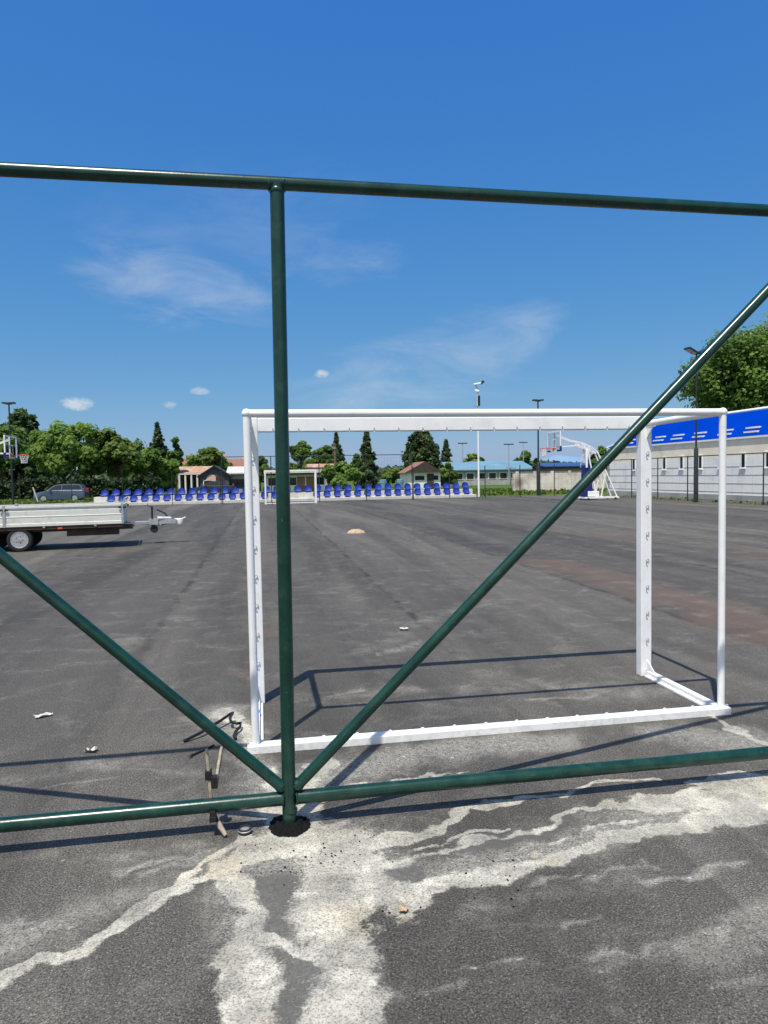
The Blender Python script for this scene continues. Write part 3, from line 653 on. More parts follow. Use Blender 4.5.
# ------------------------------------------------------------------ basketball stands
def hoop(loc, rz, label):
    t = thing('basketball_stand', label, 'basketball hoop', loc, rz, 'basketball stands at the two sides of the court')
    # local: rim at x=0, board faces -x (rim ahead of it), stand to +x
    b = bpy.data.objects.new('backboard', None); COL.objects.link(b); b.parent = t
    fm = MB(); bx = .62
    for z in (2.92, 4.0): fm.box((bx, 0, z), (.06, 1.8, .075))
    for y in (-.88, 0, .88): fm.box((bx+(.05 if y == 0 else 0), y, 3.46), (.06, .075, 1.02))
    fm.build('frame', m_whitef, b)
    m, nt_, bs = newmat('clear_acrylic'); bs.inputs['Transmission Weight'].default_value = 1; bs.inputs['Roughness'].default_value = .02; bs.inputs['IOR'].default_value = 1.02
    MB().box((bx, 0, 3.437), (.012, 1.72, .99)).build('pane', m, b)
    tg = MB(); 
    for z in (3.10, 3.55): tg.box((bx-.012, 0, z), (.006, .60, .05))
    for y in (-.275, .275): tg.box((bx-.012, y, 3.325), (.006, .05, .40))
    tg.build('target_square', m_whitef, b)
    for y in (-.72, .72): MB().box((bx, y, 2.90), (.11, .46, .10)).box((bx, y*1.285, 3.0), (.11, .06, .30)).build('edge_padding', m_navy, b)
    rimp = [(.225*math.cos(2*PI*k/24), .225*math.sin(2*PI*k/24), 3.05) for k in range(25)]
    r = MB().tube(rimp, .016, 8, cap=False).box((.40, 0, 3.03), (.40, .18, .03)).box((.585, 0, 3.02), (.03, .24, .16)).build('rim', m_orange, t, True)
    nb = MB(); n = 12
    for k in range(n):
        for sgn in (-1, 1):
            pts = []
            for j in range(5):
                a = 2*PI*(k+sgn*j*.5)/n; q = [.225, .19, .165, .145, .14][j]; pts.append((q*math.cos(a), q*math.sin(a), 3.04-.105*j))
            nb.tube(pts, .011, 4)
    nb.build('net', m_net, r)
    # arm: lower beam to the stand plus lattice chord
    A = MB(); 
    for y in (-.16, .16):
        A.bar((.64, y, 3.12), (2.1, y, 3.20), .07, .07)
        lo = [(2.0, y, 3.19), (2.5, y, 3.02), (3.1, y, 2.72)]; up = [(1.55, y, 3.50), (2.3, y, 3.35), (2.9, y, 3.08), (3.3, y, 2.72)]
        for q in (lo, up):
            for i in range(len(q)-1): A.bar(q[i], q[i+1], .06, .06)
        A.bar((.66, y, 3.85), (1.6, y, 3.48), .05, .05)
        for p, q in (((2.0, y, 3.19), (2.1, y, 3.40)), ((2.35, y, 3.07), (2.55, y, 3.24)), ((2.7, y, 2.92), (2.85, y, 3.10)), ((2.1, y, 3.4), (2.45, y, 3.05)), ((2.55, y, 3.24), (2.8, y, 2.88))): A.bar(p, q, .04, .04)
    for p in ((.66, 3.12), (2.0, 3.19), (2.5, 3.02), (2.9, 3.08)): A.bar((p[0], -.16, p[1]), (p[0], .16, p[1]), .05, .05)
    A.build('lattice_arm', m_whitef, t)
    Lg = MB()
    for y in (-.38, .38):
        Lg.bar((2.55, y*.5, 3.05), (2.45, y, 1.9), .08, .08); Lg.bar((2.60, y*.5, 3.0), (3.05, y, .18), .07, .07)
        Lg.bar((3.25, y*.5, 2.74), (4.35, y, .16), .07, .07); Lg.bar((3.62, y, 1.55), (3.35, y, .16), .06, .06)
    Lg.build('strut', m_whitef, t)
    Bs = MB()
    for y in (-.42, .42): Bs.bar((2.3, y, .14), (4.45, y, .14), .09, .09)
    for x in (2.4, 3.1, 4.42): Bs.bar((x, -.42, .14), (x, .42, .14), .09, .09)
    Bs.build('base_frame', m_whitef, t)
    for x in (2.5, 4.2):
        for y in (-.5, .5): MB().lathe([(.02, -.03), (.07, -.03), (.07, .03), (.02, .03)], (x, y, .07), 14, 'y').build('castor', m_dark, t, True)
    MB().prism([(2.36, .08), (2.92, .08), (2.72, 2.05), (2.46, 2.05)], 'y', -.32, .32).build('padding', m_navy, t, bevel=.03)
    MB().box((2.9, 0, .36), (.7, .7, .32)).build('counterweight', m_whitef, t, bevel=.02)
    return t
h1 = hoop((16.25, 39.2, .08), 0, 'white wheeled basketball stand with blue padding near the blue roofed building')
h1.location.z = 0
h2 = copy_tree(h1); h2.location = (-11.95, 39.4, 0); h2.rotation_euler = (0, 0, PI)
tag(h2, 'basketball hoop with clear board at the left edge in front of the trees', 'basketball hoop', 'basketball stands at the two sides of the court')

# ------------------------------------------------------------------ bleachers and seats
BY = 49.0; BX0, BX1 = -10.95, 15.2
bl = thing('bleacher', 'low white two-step concrete stand carrying the blue seats', 'bleacher', ((BX0+BX1)/2, BY, 0))
wd = BX1-BX0
MB().box((0, .42, .08), (wd, .84, .22)).build('lower_step', m_concrete, bl, bevel=.02)
MB().box((0, 1.30, .265), (wd-.05, .92, .59)).build('upper_step', m_concrete, bl, bevel=.02)
def seat_mesh():
    mb = MB(); prof = [(-.215, .10), (-.20, .125), (-.10, .115), (.04, .105), (.13, .125), (.175, .20), (.20, .33), (.215, .44), (.218, .475)]
    n = 10; vs = []; fs = []
    for j, (y, z) in enumerate(prof):
        hw = .225 if j < 6 else [.215, .185, .12][j-6]
        for i in range(n+1):
            u = -1+2*i/n
            cy = -abs(u)**2.2*.05 if j > 4 else 0; cz = abs(u)**2.4*.045 if j <= 4 else (-.03*abs(u)**3 if j > 6 else 0)
            vs.append((hw*u, y+cy, z+cz))
    m = n+1
    for j in range(len(prof)-1):
        for i in range(n): fs.append((j*m+i, j*m+i+1, (j+1)*m+i+1, (j+1)*m+i))
    k = len(vs); vs += [(x, y+.02, z-.028) for x, y, z in vs]; fs += [tuple(i+k for i in reversed(f)) for f in fs]
    L_ = len(prof)
    for i in range(n):
        fs.append((i, i+k, i+1+k, i+1)); a = (L_-1)*m+i; fs.append((a+1, a+1+k, a+k, a))
    for j in range(L_-1):
        fs.append((j*m, (j+1)*m, (j+1)*m+k, j*m+k)); a = j*m+n; fs.append((a, a+k, a+m+k, a+m))
    mb.add(vs, fs); mb.box((0, -.02, .045), (.30, .26, .09)); return mb
seat0 = None
LABU = 'blue moulded plastic seat in the upper row of the white stand'
LABL = 'blue moulded plastic seat in the lower row of the white stand'
rs = random.Random(2)
for row in (0, 1):
    for k in range(36):
        x = 14.75-.716*k-(.17 if row == 0 else 0); px_x = x
        if row == 0 and (X(289, BY) < x < X(311, BY) or k >= 35): continue
        if seat0 is None: o = seat0 = seat_mesh().build('seat', m_blue, None, True)
        else: o = seat0.copy(); COL.objects.link(o)
        o.location = (x+rs.uniform(-.01, .01), BY+(.40 if row == 0 else 1.22), .19 if row == 0 else .56); o.rotation_euler = (0, 0, rs.uniform(-.03, .03)); o.scale = (1.1, 1.05, 1.05)
        tag(o, LABL if row == 0 else LABU, 'seat', 'blue seats in the lower row' if row == 0 else 'blue seats in the upper row')

# ------------------------------------------------------------------ wire fences
m_wire = mat('green_wire', (.018, .045, .034), .5)
def wire_fence(name, label, pts_posts, h, axis, rail=True, pitch=.2, cross=.2, t=.0035, post_r=.03):
    """posts at given 2D points, mesh panels between; welded wires are real bars"""
    p0 = Vector((*pts_posts[0], 0)); f = thing(name, label, 'fence', p0)
    for q in pts_posts:
        c = Vector((*q, 0))-p0; MB().tube([(c.x, c.y, -.2), (c.x, c.y, h)], post_r, 10).build('post', m_dark, f, True)
    for a, b in zip(pts_posts[:-1], pts_posts[1:]):
        A = Vector((*a, 0))-p0; B = Vector((*b, 0))-p0; d = B-A; mb = MB()
        nz_ = int(h/pitch)
        for i in range(1, nz_): mb.bar(A+Vector((0, 0, i*pitch)), B+Vector((0, 0, i*pitch)), t, t)
        nx_ = int(d.length/cross)
        for i in range(1, nx_):
            p = A+d*(i/nx_); mb.bar((p.x, p.y, .06), (p.x, p.y, h-.06), t, t)
        mb.build('mesh_panel', m_wire, f)
        if rail: MB().tube([A+Vector((0, 0, h-.03)), B+Vector((0, 0, h-.03))], .024, 8).build('top_rail', m_dark, f, True)
    return f
FY2 = 46.6
wire_fence('mesh_fence', 'tall dark mesh fence with top rail behind the far goal', [(-2.4+3.1*k, FY2) for k in range(5)], 3.05, 'x')
wire_fence('mesh_fence', 'lower dark mesh fence stretching left in front of the trees', [(-2.5-3.0*k, FY2+.1) for k in range(9)], 2.2, 'x', False, .3, .3, .003, .022)
wire_fence('mesh_fence', 'lower dark mesh fence right of the white stand before the old wall', [(10.1+2.5*k, FY2+.1) for k in range(6)], 2.2, 'x', False, .3, .3, .003)
wire_fence('mesh_fence', 'dark green mesh fence along the right side before the white building', [(22.65, 46.7-2.93*k) for k in range(12)], 2.4, 'y', True, .48, .6, .0022)

# ------------------------------------------------------------------ white building with the blue roof
WX, WY0, WY1 = 24.7, 14., 47.9
bd = thing('sports_building', 'long cream and white single storey building with bright blue roof at the right', 'building', (WX, WY0, 0))
LN = WY1-WY0; DP = 7.2; EZ = 3.33; RZ = 4.92
MB().box((DP/2, LN/2, 1.05), (DP, LN, 2.5)).build('lower_wall', m_greywall, bd)
MB().box((DP/2, LN/2, 2.30+(EZ-2.30)/2), (DP-.006, LN-.006, EZ-2.30)).build('upper_wall', m_cream, bd)
ov = .04
rf = MB(); e0, e1, y0, y1 = -ov, DP+ov, -ov, LN+ov; xr = DP/2-1.0
xr = 2.6
rf.add([(e0, y0, EZ), (e1, y0, EZ), (e1, y1, EZ), (e0, y1, EZ), (xr, y0+2.6, RZ), (xr, y1-2.7, RZ)],
       [(0, 1, 2, 3), (0, 4, 1), (1, 4, 5, 2), (2, 5, 3), (3, 5, 4, 0)])
roof = rf.build('roof', m_blueroof, bd)
sl = (RZ-EZ)/(xr-e0)

MB().tube([(xr, y0+2.6, RZ+.02), (xr, y1-2.7, RZ+.02)], .10, 8).bar((xr, y1-2.7, RZ+.01), (e0, y1, EZ+.03), .16, .08).build('ridge_cap', m_whitef, roof)
MB().box((e0+.0, LN/2, EZ-.06), (.07, LN+2*ov, .10)).box((e0+ov/2+.06, LN/2, EZ-.03), (ov*.8, LN+2*ov-.02, .03)).box((DP/2, LN+ov-.03, EZ-.075), (DP+2*ov-.2, .06, .13)).build('fascia', m_whitef, bd)
gy = [33.2, 35.35, 37.7, 39.9, 41.9, 43.9, 45.6, 31., 28.8, 26.6, 24.4, 22.2, 20.]
for y in gy:
    for dx_, dy_, ln_ in ((.30, -.18, 1.0), (.70, .20, 1.0)):
        z = EZ+sl*dx_+.045
        MB().bar((e0+dx_, y-WY0+dy_-ln_/2, z), (e0+dx_, y-WY0+dy_+ln_/2, z), .16, .09).build('snow_guard', m_whitef, roof)
for k in range(15):
    y = 33.3+1.83*(k-8)
    if y > 46.5: continue
    wn_ = MB().box((-.008, y-WY0, 2.10), (.03, .46, .82)).build('window', m_greywall, bd)
    MB().box((-.020, y-WY0-.05, 2.10), (.012, .24, .70)).build('pane', m_glass, wn_)
    MB().box((-.03, y-WY0, 1.67), (.08, .50, .03)).build('sill', m_whitef, wn_)
MB().box((-.09, 34.9-WY0, 2.95), (.16, .18, .18)).build('wall_lamp', m_dark, bd, bevel=.02)
sd = MB()
for z in (.45, .9, 1.35, 1.8): sd.box((-.006, LN/2, z), (.014, LN-.04, .018))
sd.build('wall_groove', m_greyb, bd)
MB().box((-.02, LN/2, .14), (.05, LN, .30)).build('plinth', m_greyb, bd)

# ------------------------------------------------------------------ lamp posts and the camera mast
def lamp(loc, h, label, heads, sleeve=0, rz=0, r=.05, name='floodlight_post'):
    t = thing(name, label, 'lamp post', loc, rz); fs_ = 1. if heads > .33 else .6
    MB().tube([(0, 0, -.1), (0, 0, h)], [r, r*.72], 12).build('pole', m_dark, t, True)
    if sleeve: MB().tube([(0, 0, 0), (0, 0, sleeve), (0, 0, sleeve+.12)], [r*2.1, r*2.0, r*1.05], 12).build('sleeve', m_dark, t, True)
    MB().box((0, 0, .012), (.3, .3, .024)).build('base_plate', m_dark, t)
    ar = MB().bar((-heads, 0, h-.02), (heads, 0, h-.02), .05, .05).build('crossarm', m_dark, t)
    for s in (-1, 1):
        c = Vector((s*heads, 0, h+.05)); R = Matrix.Rotation(s*math.radians(-24 if heads > .33 else -4), 3, 'Y')
        f = MB().box(c, (.62*fs_, .42, .10), mat=R).build('floodlight', m_dark, t, bevel=.02)
        MB().box(c+R @ Vector((0, 0, -.053)), (.52*fs_, .34, .012), mat=R).build('lens', m_galv, f)
    return t
lamp((21.9, 33.1, 0), 7.6, 'dark double headed floodlight post in front of the big tree at the right', .34, 2.7, math.radians(10), .055)
lamp((20.2, 49.8, 0), 6.9, 'dark double headed floodlight post left of the right basketball stand', .20, 2.3, 0, .07)
lamp((-15.5, 48.6, 0), 6.6, 'dark double headed floodlight post at the left edge before the trees', .18, 0, 0, .06)
ct = thing('camera_mast', 'slim white mast carrying a camera and box, rising behind the near goal crossbar', 'mast', (15.75, 50.2, 0))
MB().tube([(0, 0, -.1), (0, 0, 7.6)], [.075, .05], 12).build('pole', m_whitef, ct, True)
MB().box((.05, -.10, 6.95), (.16, .16, .75)).build('control_box', m_dark, ct, bevel=.02)
MB().box((-.14, -.02, 6.55), (.22, .12, .10)).build('bracket', m_galv, ct)
hd_ = MB().tube([(0, 0, 7.6), (0, 0, 7.8), (-.2, -.05, 8.15)], .04, 8).build('gooseneck', m_galv, ct, True)
MB().bar((-.32, -.02, 8.12), (.22, -.12, 8.22), .22, .12).build('camera', m_whitef, ct, bevel=.03)
MB().bar((.20, -.12, 8.18), (.42, -.16, 8.36), .18, .18).build('hood', m_dark, ct, bevel=.02)
MB().bar((-.2, 0, 7.72), (.08, -.1, 7.62), .16, .16).build('lower_camera', m_whitef, ct, bevel=.03)
for px, yb, yt, Y, lab in ((509, 478, 445, 95, 'small grey street lamp above the light blue roof, in the middle'), (523.5, 478, 443, 110, 'small grey street lamp above the light blue roof, the right one'), (463, 478, 444, 100, 'small grey street lamp above the light blue roof, the left one')):
    p = aty(px, 478, Y); h = Z(px, yt, Y); t = thing('street_lamp', lab, 'street lamp', (p.x, Y, 0), 0)
    MB().tube([(0, 0, 0), (0, 0, h)], [.10, .06], 8).build('pole', m_galv, t, True)
    MB().bar((-.7, 0, h+.1), (.7, 0, h+.1), .22, .14).build('lamp_head', m_dark, t)

# ------------------------------------------------------------------ trees
def leaf_mesh(name, C, Nrm, size, tint, m, parent, kind=None, aspect=1.5, rng=None):
    n = len(C); rng = rng or np.random.default_rng(1)
    t = rng.normal(size=(n, 3)); t -= Nrm*np.sum(t*Nrm, 1, keepdims=True); t /= np.linalg.norm(t, axis=1, keepdims=True)+1e-9
    bt = np.cross(Nrm, t); s = (size*rng.uniform(.6, 1.35, n))[:, None]
    a = t*s*aspect*.5; b = bt*s*.5
    V = np.stack([C-a, C-b+a*.1, C+a, C+b+a*.1], 1).reshape(-1, 3).astype(np.float32)
    me = bpy.data.meshes.new(name); me.vertices.add(4*n); me.vertices.foreach_set('co', V.ravel())
    me.loops.add(4*n); me.loops.foreach_set('vertex_index', np.arange(4*n, dtype=np.int32))
    me.polygons.add(n); me.polygons.foreach_set('loop_start', np.arange(0, 4*n, 4, dtype=np.int32)); me.polygons.foreach_set('loop_total', np.full(n, 4, dtype=np.int32))
    me.update(calc_edges=True)
    at_ = me.attributes.new('tint', 'FLOAT', 'POINT'); at_.data.foreach_set('value', np.repeat(np.clip(tint, 0, 1), 4).astype(np.float32))
    me.materials.append(m); o = bpy.data.objects.new(name, me); COL.objects.link(o)
    if parent is not None: o.parent = parent
    if kind: o['kind'] = kind
    return o
def broad_crown(rng, rx, ry, z0, z1, nclump, per, csize, flat=1.):
    """leaf clumps through an uneven crown; returns centres, normals, tint"""
    zc = (z0+z1)/2; rz = (z1-z0)/2
    nl = max(5, int(nclump/(22 if nclump < 300 else 34))); g = (np.arange(nl)+.5)/nl
    th = np.arange(nl)*2.399+rng.uniform(0, 6); zz = 1-1.75*g; ph = np.sqrt(np.maximum(0, 1-zz**2))
    lc = np.column_stack([ph*np.cos(th), ph*np.sin(th), zz])*rng.uniform(.46, .78, (nl, 1))
    lr = rng.uniform(.22, .45, nl)*(1.15 if nl < 9 else 1.)
    which = rng.integers(0, nl, nclump)
    d = rng.normal(size=(nclump, 3)); d[:, 2] += .35; d /= np.linalg.norm(d, axis=1, keepdims=True)
    cc = lc[which]+d*(lr[which]*rng.uniform(.55, 1.06, nclump)**.6)[:, None]
    core = rng.uniform(0, 1, nclump) < .16
    cc[core] = lc[which][core]*rng.uniform(.1, .8, (core.sum(), 1))
    cen = cc*np.array([rx, ry, rz])+np.array([0, 0, zc])
    base = np.clip(rng.uniform(.05, .8, nclump)+rng.uniform(-.2, .25, nl)[which], 0, 1)
    u = rng.normal(size=(nclump, per, 3)); u /= np.linalg.norm(u, axis=2, keepdims=True)
    rr = rng.uniform(.25, 1, (nclump, per, 1))**.5*csize*rng.uniform(.6, 1.25, (nclump, 1, 1))
    P = cen[:, None, :]+u*rr*np.array([1, 1, .72])
    Nn = u*.8+np.array([0, 0, .55])+rng.normal(size=u.shape)*.5+ (cc/np.maximum(np.linalg.norm(cc, axis=1, keepdims=True), .1))[:, None, :]*.5
    Nn /= np.linalg.norm(Nn, axis=2, keepdims=True)
    T = np.clip(base[:, None]*.65+.2+rng.normal(size=(nclump, per))*.16+u[:, :, 2]*.14, 0, 1)
    return P.reshape(-1, 3), Nn.reshape(-1, 3), T.ravel(), cen
def trunk_mesh(rng, h, r, cen, nl, z0):
    mb = MB(); mb.tube([(0, 0, -.2), (.03*h*rng.normal()*.3, 0, z0*.5), (0, .02*h*rng.normal()*.3, z0), (.0, 0, h*.72)], [r*1.3, r, r*.85, r*.25], 9)
    idx = rng.choice(len(cen), min(nl, len(cen)), replace=False)
    for i in idx:
        c = cen[i]; s = Vector((0, 0, z0*.75+rng.uniform(0, .35)*(h-z0))); e = Vector(c); mid = s.lerp(e, .5)+Vector((0, 0, -.05*h*rng.uniform(.2, 1)))
        mb.tube([s, mid, e], [r*.42, r*.24, r*.06], 6)
    return mb
tree_seed = [100]
def broad_tree(name, label, px, Y, ytop, wpx, leaf=m_leaf, base=None, nclump=120, per=60, ls=.3, cat='tree', group=None, crown_low=.22, ry=None, flat=1., nl=9):
    tree_seed[0] += 1; rng = np.random.default_rng(tree_seed[0])
    p = aty(px, 478, Y); h = Z(px, ytop, Y); rx = wpx*(Y/ math.cos(YAW))/FPX/2*1.0
    t = thing(name, label, cat, (p.x, Y, -.03), 0, group)
    cs = max(.32, (rx*rx*h)**(1/3)*.19)
    P, Nn, T, cen = broad_crown(rng, max(.3, rx-cs*.2), max(.3, (ry or rx)-cs*.2), h*crown_low+cs*.1, h-cs*.15, nclump, per, cs)
    trunk_mesh(rng, h, max(.06, h*.022), cen, nl, h*max(crown_low, .12)).build('trunk', m_bark, t, True)
    k = P[:, 2] > .05; leaf_mesh('crown', P[k], Nn[k], ls, T[k], leaf, t, rng=rng)
    return t
def conifer(name, label, px, Y, ytop, wpx, leaf=m_needle, n=5200, ls=.30, low=.06, round_=0., cat='tree', rag=.42):
    tree_seed[0] += 1; rng = np.random.default_rng(tree_seed[0])
    p = aty(px, 478, Y); h = Z(px, ytop, Y); R = wpx*Y/FPX/2
    t = thing(name, label, cat, (p.x, Y, -.03))
    MB().tube([(0, 0, -.2), (0, 0, h*.5), (0, 0, h*.97)], [h*.020+.03, h*.013, .02], 9).build('trunk', m_bark, t, True)
    nb = int(h*16); P = []; Nn = []; T = []; per = n//nb
    for i in range(nb):
        u = ((i+rng.uniform(0, 1))/nb)**1.12; z = h*(low+(1-low)*u)
        if round_: prof = math.sqrt(max(0, 1-(max(0, u-.22)/.78)**2))*min(1, .80+u)
        else: prof = (1-u)**.85*min(1., .72+u*2.2)
        L_ = R*prof*(1+rag*rng.uniform(-1, .9)); L_ = max(.10, min(L_, R*1.2)); a = i*2.399+rng.uniform(-.5, .5)
        k = max(5, int(per*(.25+prof*1.2))); s = rng.uniform(.1, 1, k)**.8
        d = np.array([math.cos(a), math.sin(a)]); side = np.array([-d[1], d[0]])
        w_ = rng.normal(size=k)*(.08+.26*(1-s)*s*2.2)*max(L_, .4)*.7
        zz = z-s*L_*.20+.16*L_*s**3+rng.normal(size=k)*.09*max(L_, .5)
        xy = d[None]*(s*L_)[:, None]+side[None]*w_[:, None]
        P.append(np.column_stack([xy, zz])); q = np.column_stack([np.tile(d*.5, (k, 1)), np.full(k, .8)])+rng.normal(size=(k, 3))*.5
        Nn.append(q/np.linalg.norm(q, axis=1, keepdims=True)); b = rng.uniform(.05, .85); T.append(np.clip(b+.3*(s-.5)+rng.normal(size=k)*.12, 0, 1))
    leaf_mesh('crown', np.concatenate(P), np.concatenate(Nn), ls, np.concatenate(T), leaf, t, aspect=2.0, rng=rng)
    return t
# left group
conifer('conifer_tree', 'dark tall conifer behind the left lamp post', 24, 88, 410, 44, n=9000, round_=.4, rag=.35, ls=.42)
broad_tree('leafy_tree', 'dark leafy tree at the far left edge behind the basketball hoop', 2, 80, 424, 46, m_leafd, nclump=110)
broad_tree('leafy_tree', 'tall full round green tree behind the parked silver estate car', 64, 72, 419, 62, m_leaf, nclump=230, per=60, crown_low=.2, ls=.28)
broad_tree('leafy_tree', 'green tree with a narrow top just right of the tallest round tree', 91, 78, 431, 34, m_leafd, nclump=110)
broad_tree('leafy_tree', 'broad yellow-green tree between the estate car and the narrow conifer', 119, 74, 430, 52, m_leaf2, nclump=190, per=60, ls=.28)
broad_tree('leafy_tree', 'low green tree under the narrow dark conifer on the left', 147, 78, 443, 36, m_leaf, nclump=120)
conifer('conifer_tree', 'narrow dark spire-shaped conifer on the left', 159, 96, 423, 30, n=9000)
broad_tree('slender_tree', 'small slender tree right of the narrow dark conifer', 176, 84, 437, 14, m_leafd, nclump=44, per=50, crown_low=.3)
broad_tree('leafy_tree', 'small bushy tree left of the columned house', 168, 80, 455, 24, m_leaf, nclump=70, crown_low=.05)
broad_tree('leafy_tree', 'broad olive-green tree behind the dark gabled house', 206, 130, 447, 50, m_leaf2, nclump=150, ls=.42, crown_low=.05)
broad_tree('leafy_tree', 'dark bush-like tree just right of the left goal post', 260, 92, 455, 20, m_leafd, nclump=70, crown_low=.02)
# middle
broad_tree('leafy_tree', 'flat-topped dark tree just right of the green fence post', 301, 100, 443, 24, m_leafd, nclump=60, crown_low=.55, nl=14)
broad_tree('leafy_tree', 'dark tree below the flat-topped tree behind the white shed', 302, 108, 457, 44, m_leafd, nclump=120, crown_low=.02, ls=.36)
broad_tree('leafy_tree', 'dark rounded tree left of the brown timber pole', 326, 106, 441, 26, m_leafd, nclump=110, crown_low=.1)
conifer('conifer_tree', 'dark spire conifer behind the brown timber pole', 337, 112, 433, 24, n=7000)
broad_tree('shrub', 'wide bright green shrub behind the seats right of the brown timber pole', 341, 72, 462, 36, m_leaf, nclump=110, crown_low=.0, cat='shrub', ry=2.)
broad_tree('slender_tree', 'small dark slender tree left of the tall narrow conifer', 356, 96, 450, 11, m_leafd, nclump=44, crown_low=.05)
conifer('conifer_tree', 'tall narrow conifer rising near the middle of the goal', 367.5, 92, 430, 27, n=9000, low=.02)
broad_tree('shrub', 'low green shrub between the tall narrow conifer and the white cottage', 389, 96, 467, 24, m_leaf2, nclump=60, crown_low=.0, cat='shrub')
conifer('conifer_tree', 'large dense rounded conifer directly behind the white cottage', 422, 100, 429, 39, m_needle, n=17000, ls=.36, low=.03, round_=.5, rag=.18)
conifer('conifer_tree', 'small dark conifer right of the large rounded conifer', 446.5, 110, 440, 22, n=6000)
broad_tree('shrub', 'bright green shrub at the right end of the white cottage', 447, 84, 461, 18, m_leaf, nclump=60, crown_low=.0, cat='shrub')
broad_tree('leafy_tree', 'small green tree above the left end of the light blue roof', 474, 140, 452, 26, m_leaf2, nclump=80, ls=.45, crown_low=.0)
broad_tree('leafy_tree', 'grey-green tree above the right end of the light blue roof', 524, 150, 450, 24, m_leafd, nclump=80, ls=.45, crown_low=.0)
conifer('conifer_tree', 'small dark conifer by the far floodlight post above the old wall', 536, 84, 459, 12, n=1800)
broad_tree('leafy_tree', 'dark small tree behind the right basketball stand', 598, 66, 449, 22, m_leafd, nclump=70, crown_low=.02)
broad_tree('leafy_tree', 'very large dense green tree rising behind the blue roof', 756, 52, 318, 152, m_leaf, nclump=560, per=105, ls=.21, crown_low=.25, nl=22)
# hedge, far wood
rng = np.random.default_rng(55)
def hedge(name, label, x0, x1, y, h, leaf, n=9000, dp=.8):
    t = thing(name, label, 'hedge', ((x0+x1)/2, y, 0)); L_ = x1-x0
    P = np.column_stack([rng.uniform(-L_/2, L_/2, n), rng.normal(size=n)*dp*.35, rng.uniform(0, 1, n)**.8*h]); P[:, 2] *= 1+.12*np.sin(P[:, 0]*1.3)+.08*np.sin(P[:, 0]*3.7)
    q = rng.normal(size=(n, 3))*.6+np.array([0, -.4, .5]); q /= np.linalg.norm(q, axis=1, keepdims=True)
    leaf_mesh('foliage', P, q, .22, np.clip(.4+rng.normal(size=n)*.25, 0, 1), leaf, t, rng=rng)
    st = MB()
    for k in range(int(L_/1.1)): st.tube([(-L_/2+.5+k*1.1, 0, -.1), (-L_/2+.55+k*1.1, .05, h*.8)], [.04, .015], 6)
    st.build('stems', m_bark, t); return t
m_leafk = leafmat('deep_leaves', (.012, .026, .008), (.05, .085, .02), .25)
hedge('hedge', 'long dark clipped hedge behind the parked cars at the left', -34, -9.5, 70, 1.75, m_leafk, 15000)
n = 26000; Pw = np.column_stack([rng.uniform(-190, 230, n), 255+rng.normal(size=n)*9, np.zeros(n)])
hw_ = np.array([4.4+1.6*mnoise.noise((x*.045, 3.3, 0))+1.2*mnoise.noise((x*.16, 1.3, 0)) for x in Pw[:, 0]]); Pw[:, 2] = rng.uniform(0, 1, n)**.7*hw_
q = rng.normal(size=(n, 3))*.6+np.array([0, -.4, .6]); q /= np.linalg.norm(q, axis=1, keepdims=True)
m_leaff = leafmat('far_leaves', (.040, .075, .035), (.11, .155, .075), .2)
o = leaf_mesh('distant_wood', Pw, q, 1.5, np.clip(.45+rng.normal(size=n)*.2, 0, 1), m_leaff, None, 'stuff', rng=rng); tag(o, 'low hazy green line of far woodland on the horizon')
# grass growing along the court edge and behind the seats
n = 30000; x = rng.uniform(-34, 34, n); y = np.where(rng.uniform(0, 1, n) < .25, rng.uniform(49.0, 51, n), rng.uniform(51, 70, n))
k = ~((x > BX0-.1) & (y < 51.6)); x = x[k]; y = y[k]; k = ~((x > 24.4) & (y < 48.5)); x = x[k]; y = y[k]; n = len(x)
hgt = rng.uniform(.06, .22, n)*(1+.8*(np.abs(y-58.3) < .5)); az_ = rng.uniform(0, 2*PI, n)
P = np.column_stack([x, y, hgt*.5-.03]); q = np.column_stack([np.cos(az_), np.sin(az_), rng.uniform(.1, .6, n)]); q /= np.linalg.norm(q, axis=1, keepdims=True)
m_blade = leafmat('grass_blades', (.075, .13, .018), (.22, .28, .06), .35)
tag(leaf_mesh('grass_tufts', P, q, .24, np.clip(.45+rng.normal(size=n)*.28, 0, 1), m_blade, None, 'stuff', aspect=1., rng=rng), 'rough green grass behind the seats and along the court edge')
n = 260; P = np.column_stack([22.75+rng.normal(size=n)*.10, rng.uniform(24, 47, n), rng.uniform(.0, .13, n)]); q = rng.normal(size=(n, 3)); q /= np.linalg.norm(q, axis=1, keepdims=True)
tag(leaf_mesh('weeds', P, q, .13, np.clip(.5+rng.normal(size=n)*.25, 0, 1), m_blade, None, 'stuff', rng=rng), 'thin weeds along the foot of the right fence')
MB().box((-24, 52.2, -.005), (34, 1.3, .05)).build('footpath', m_concrete, None, kind='structure')

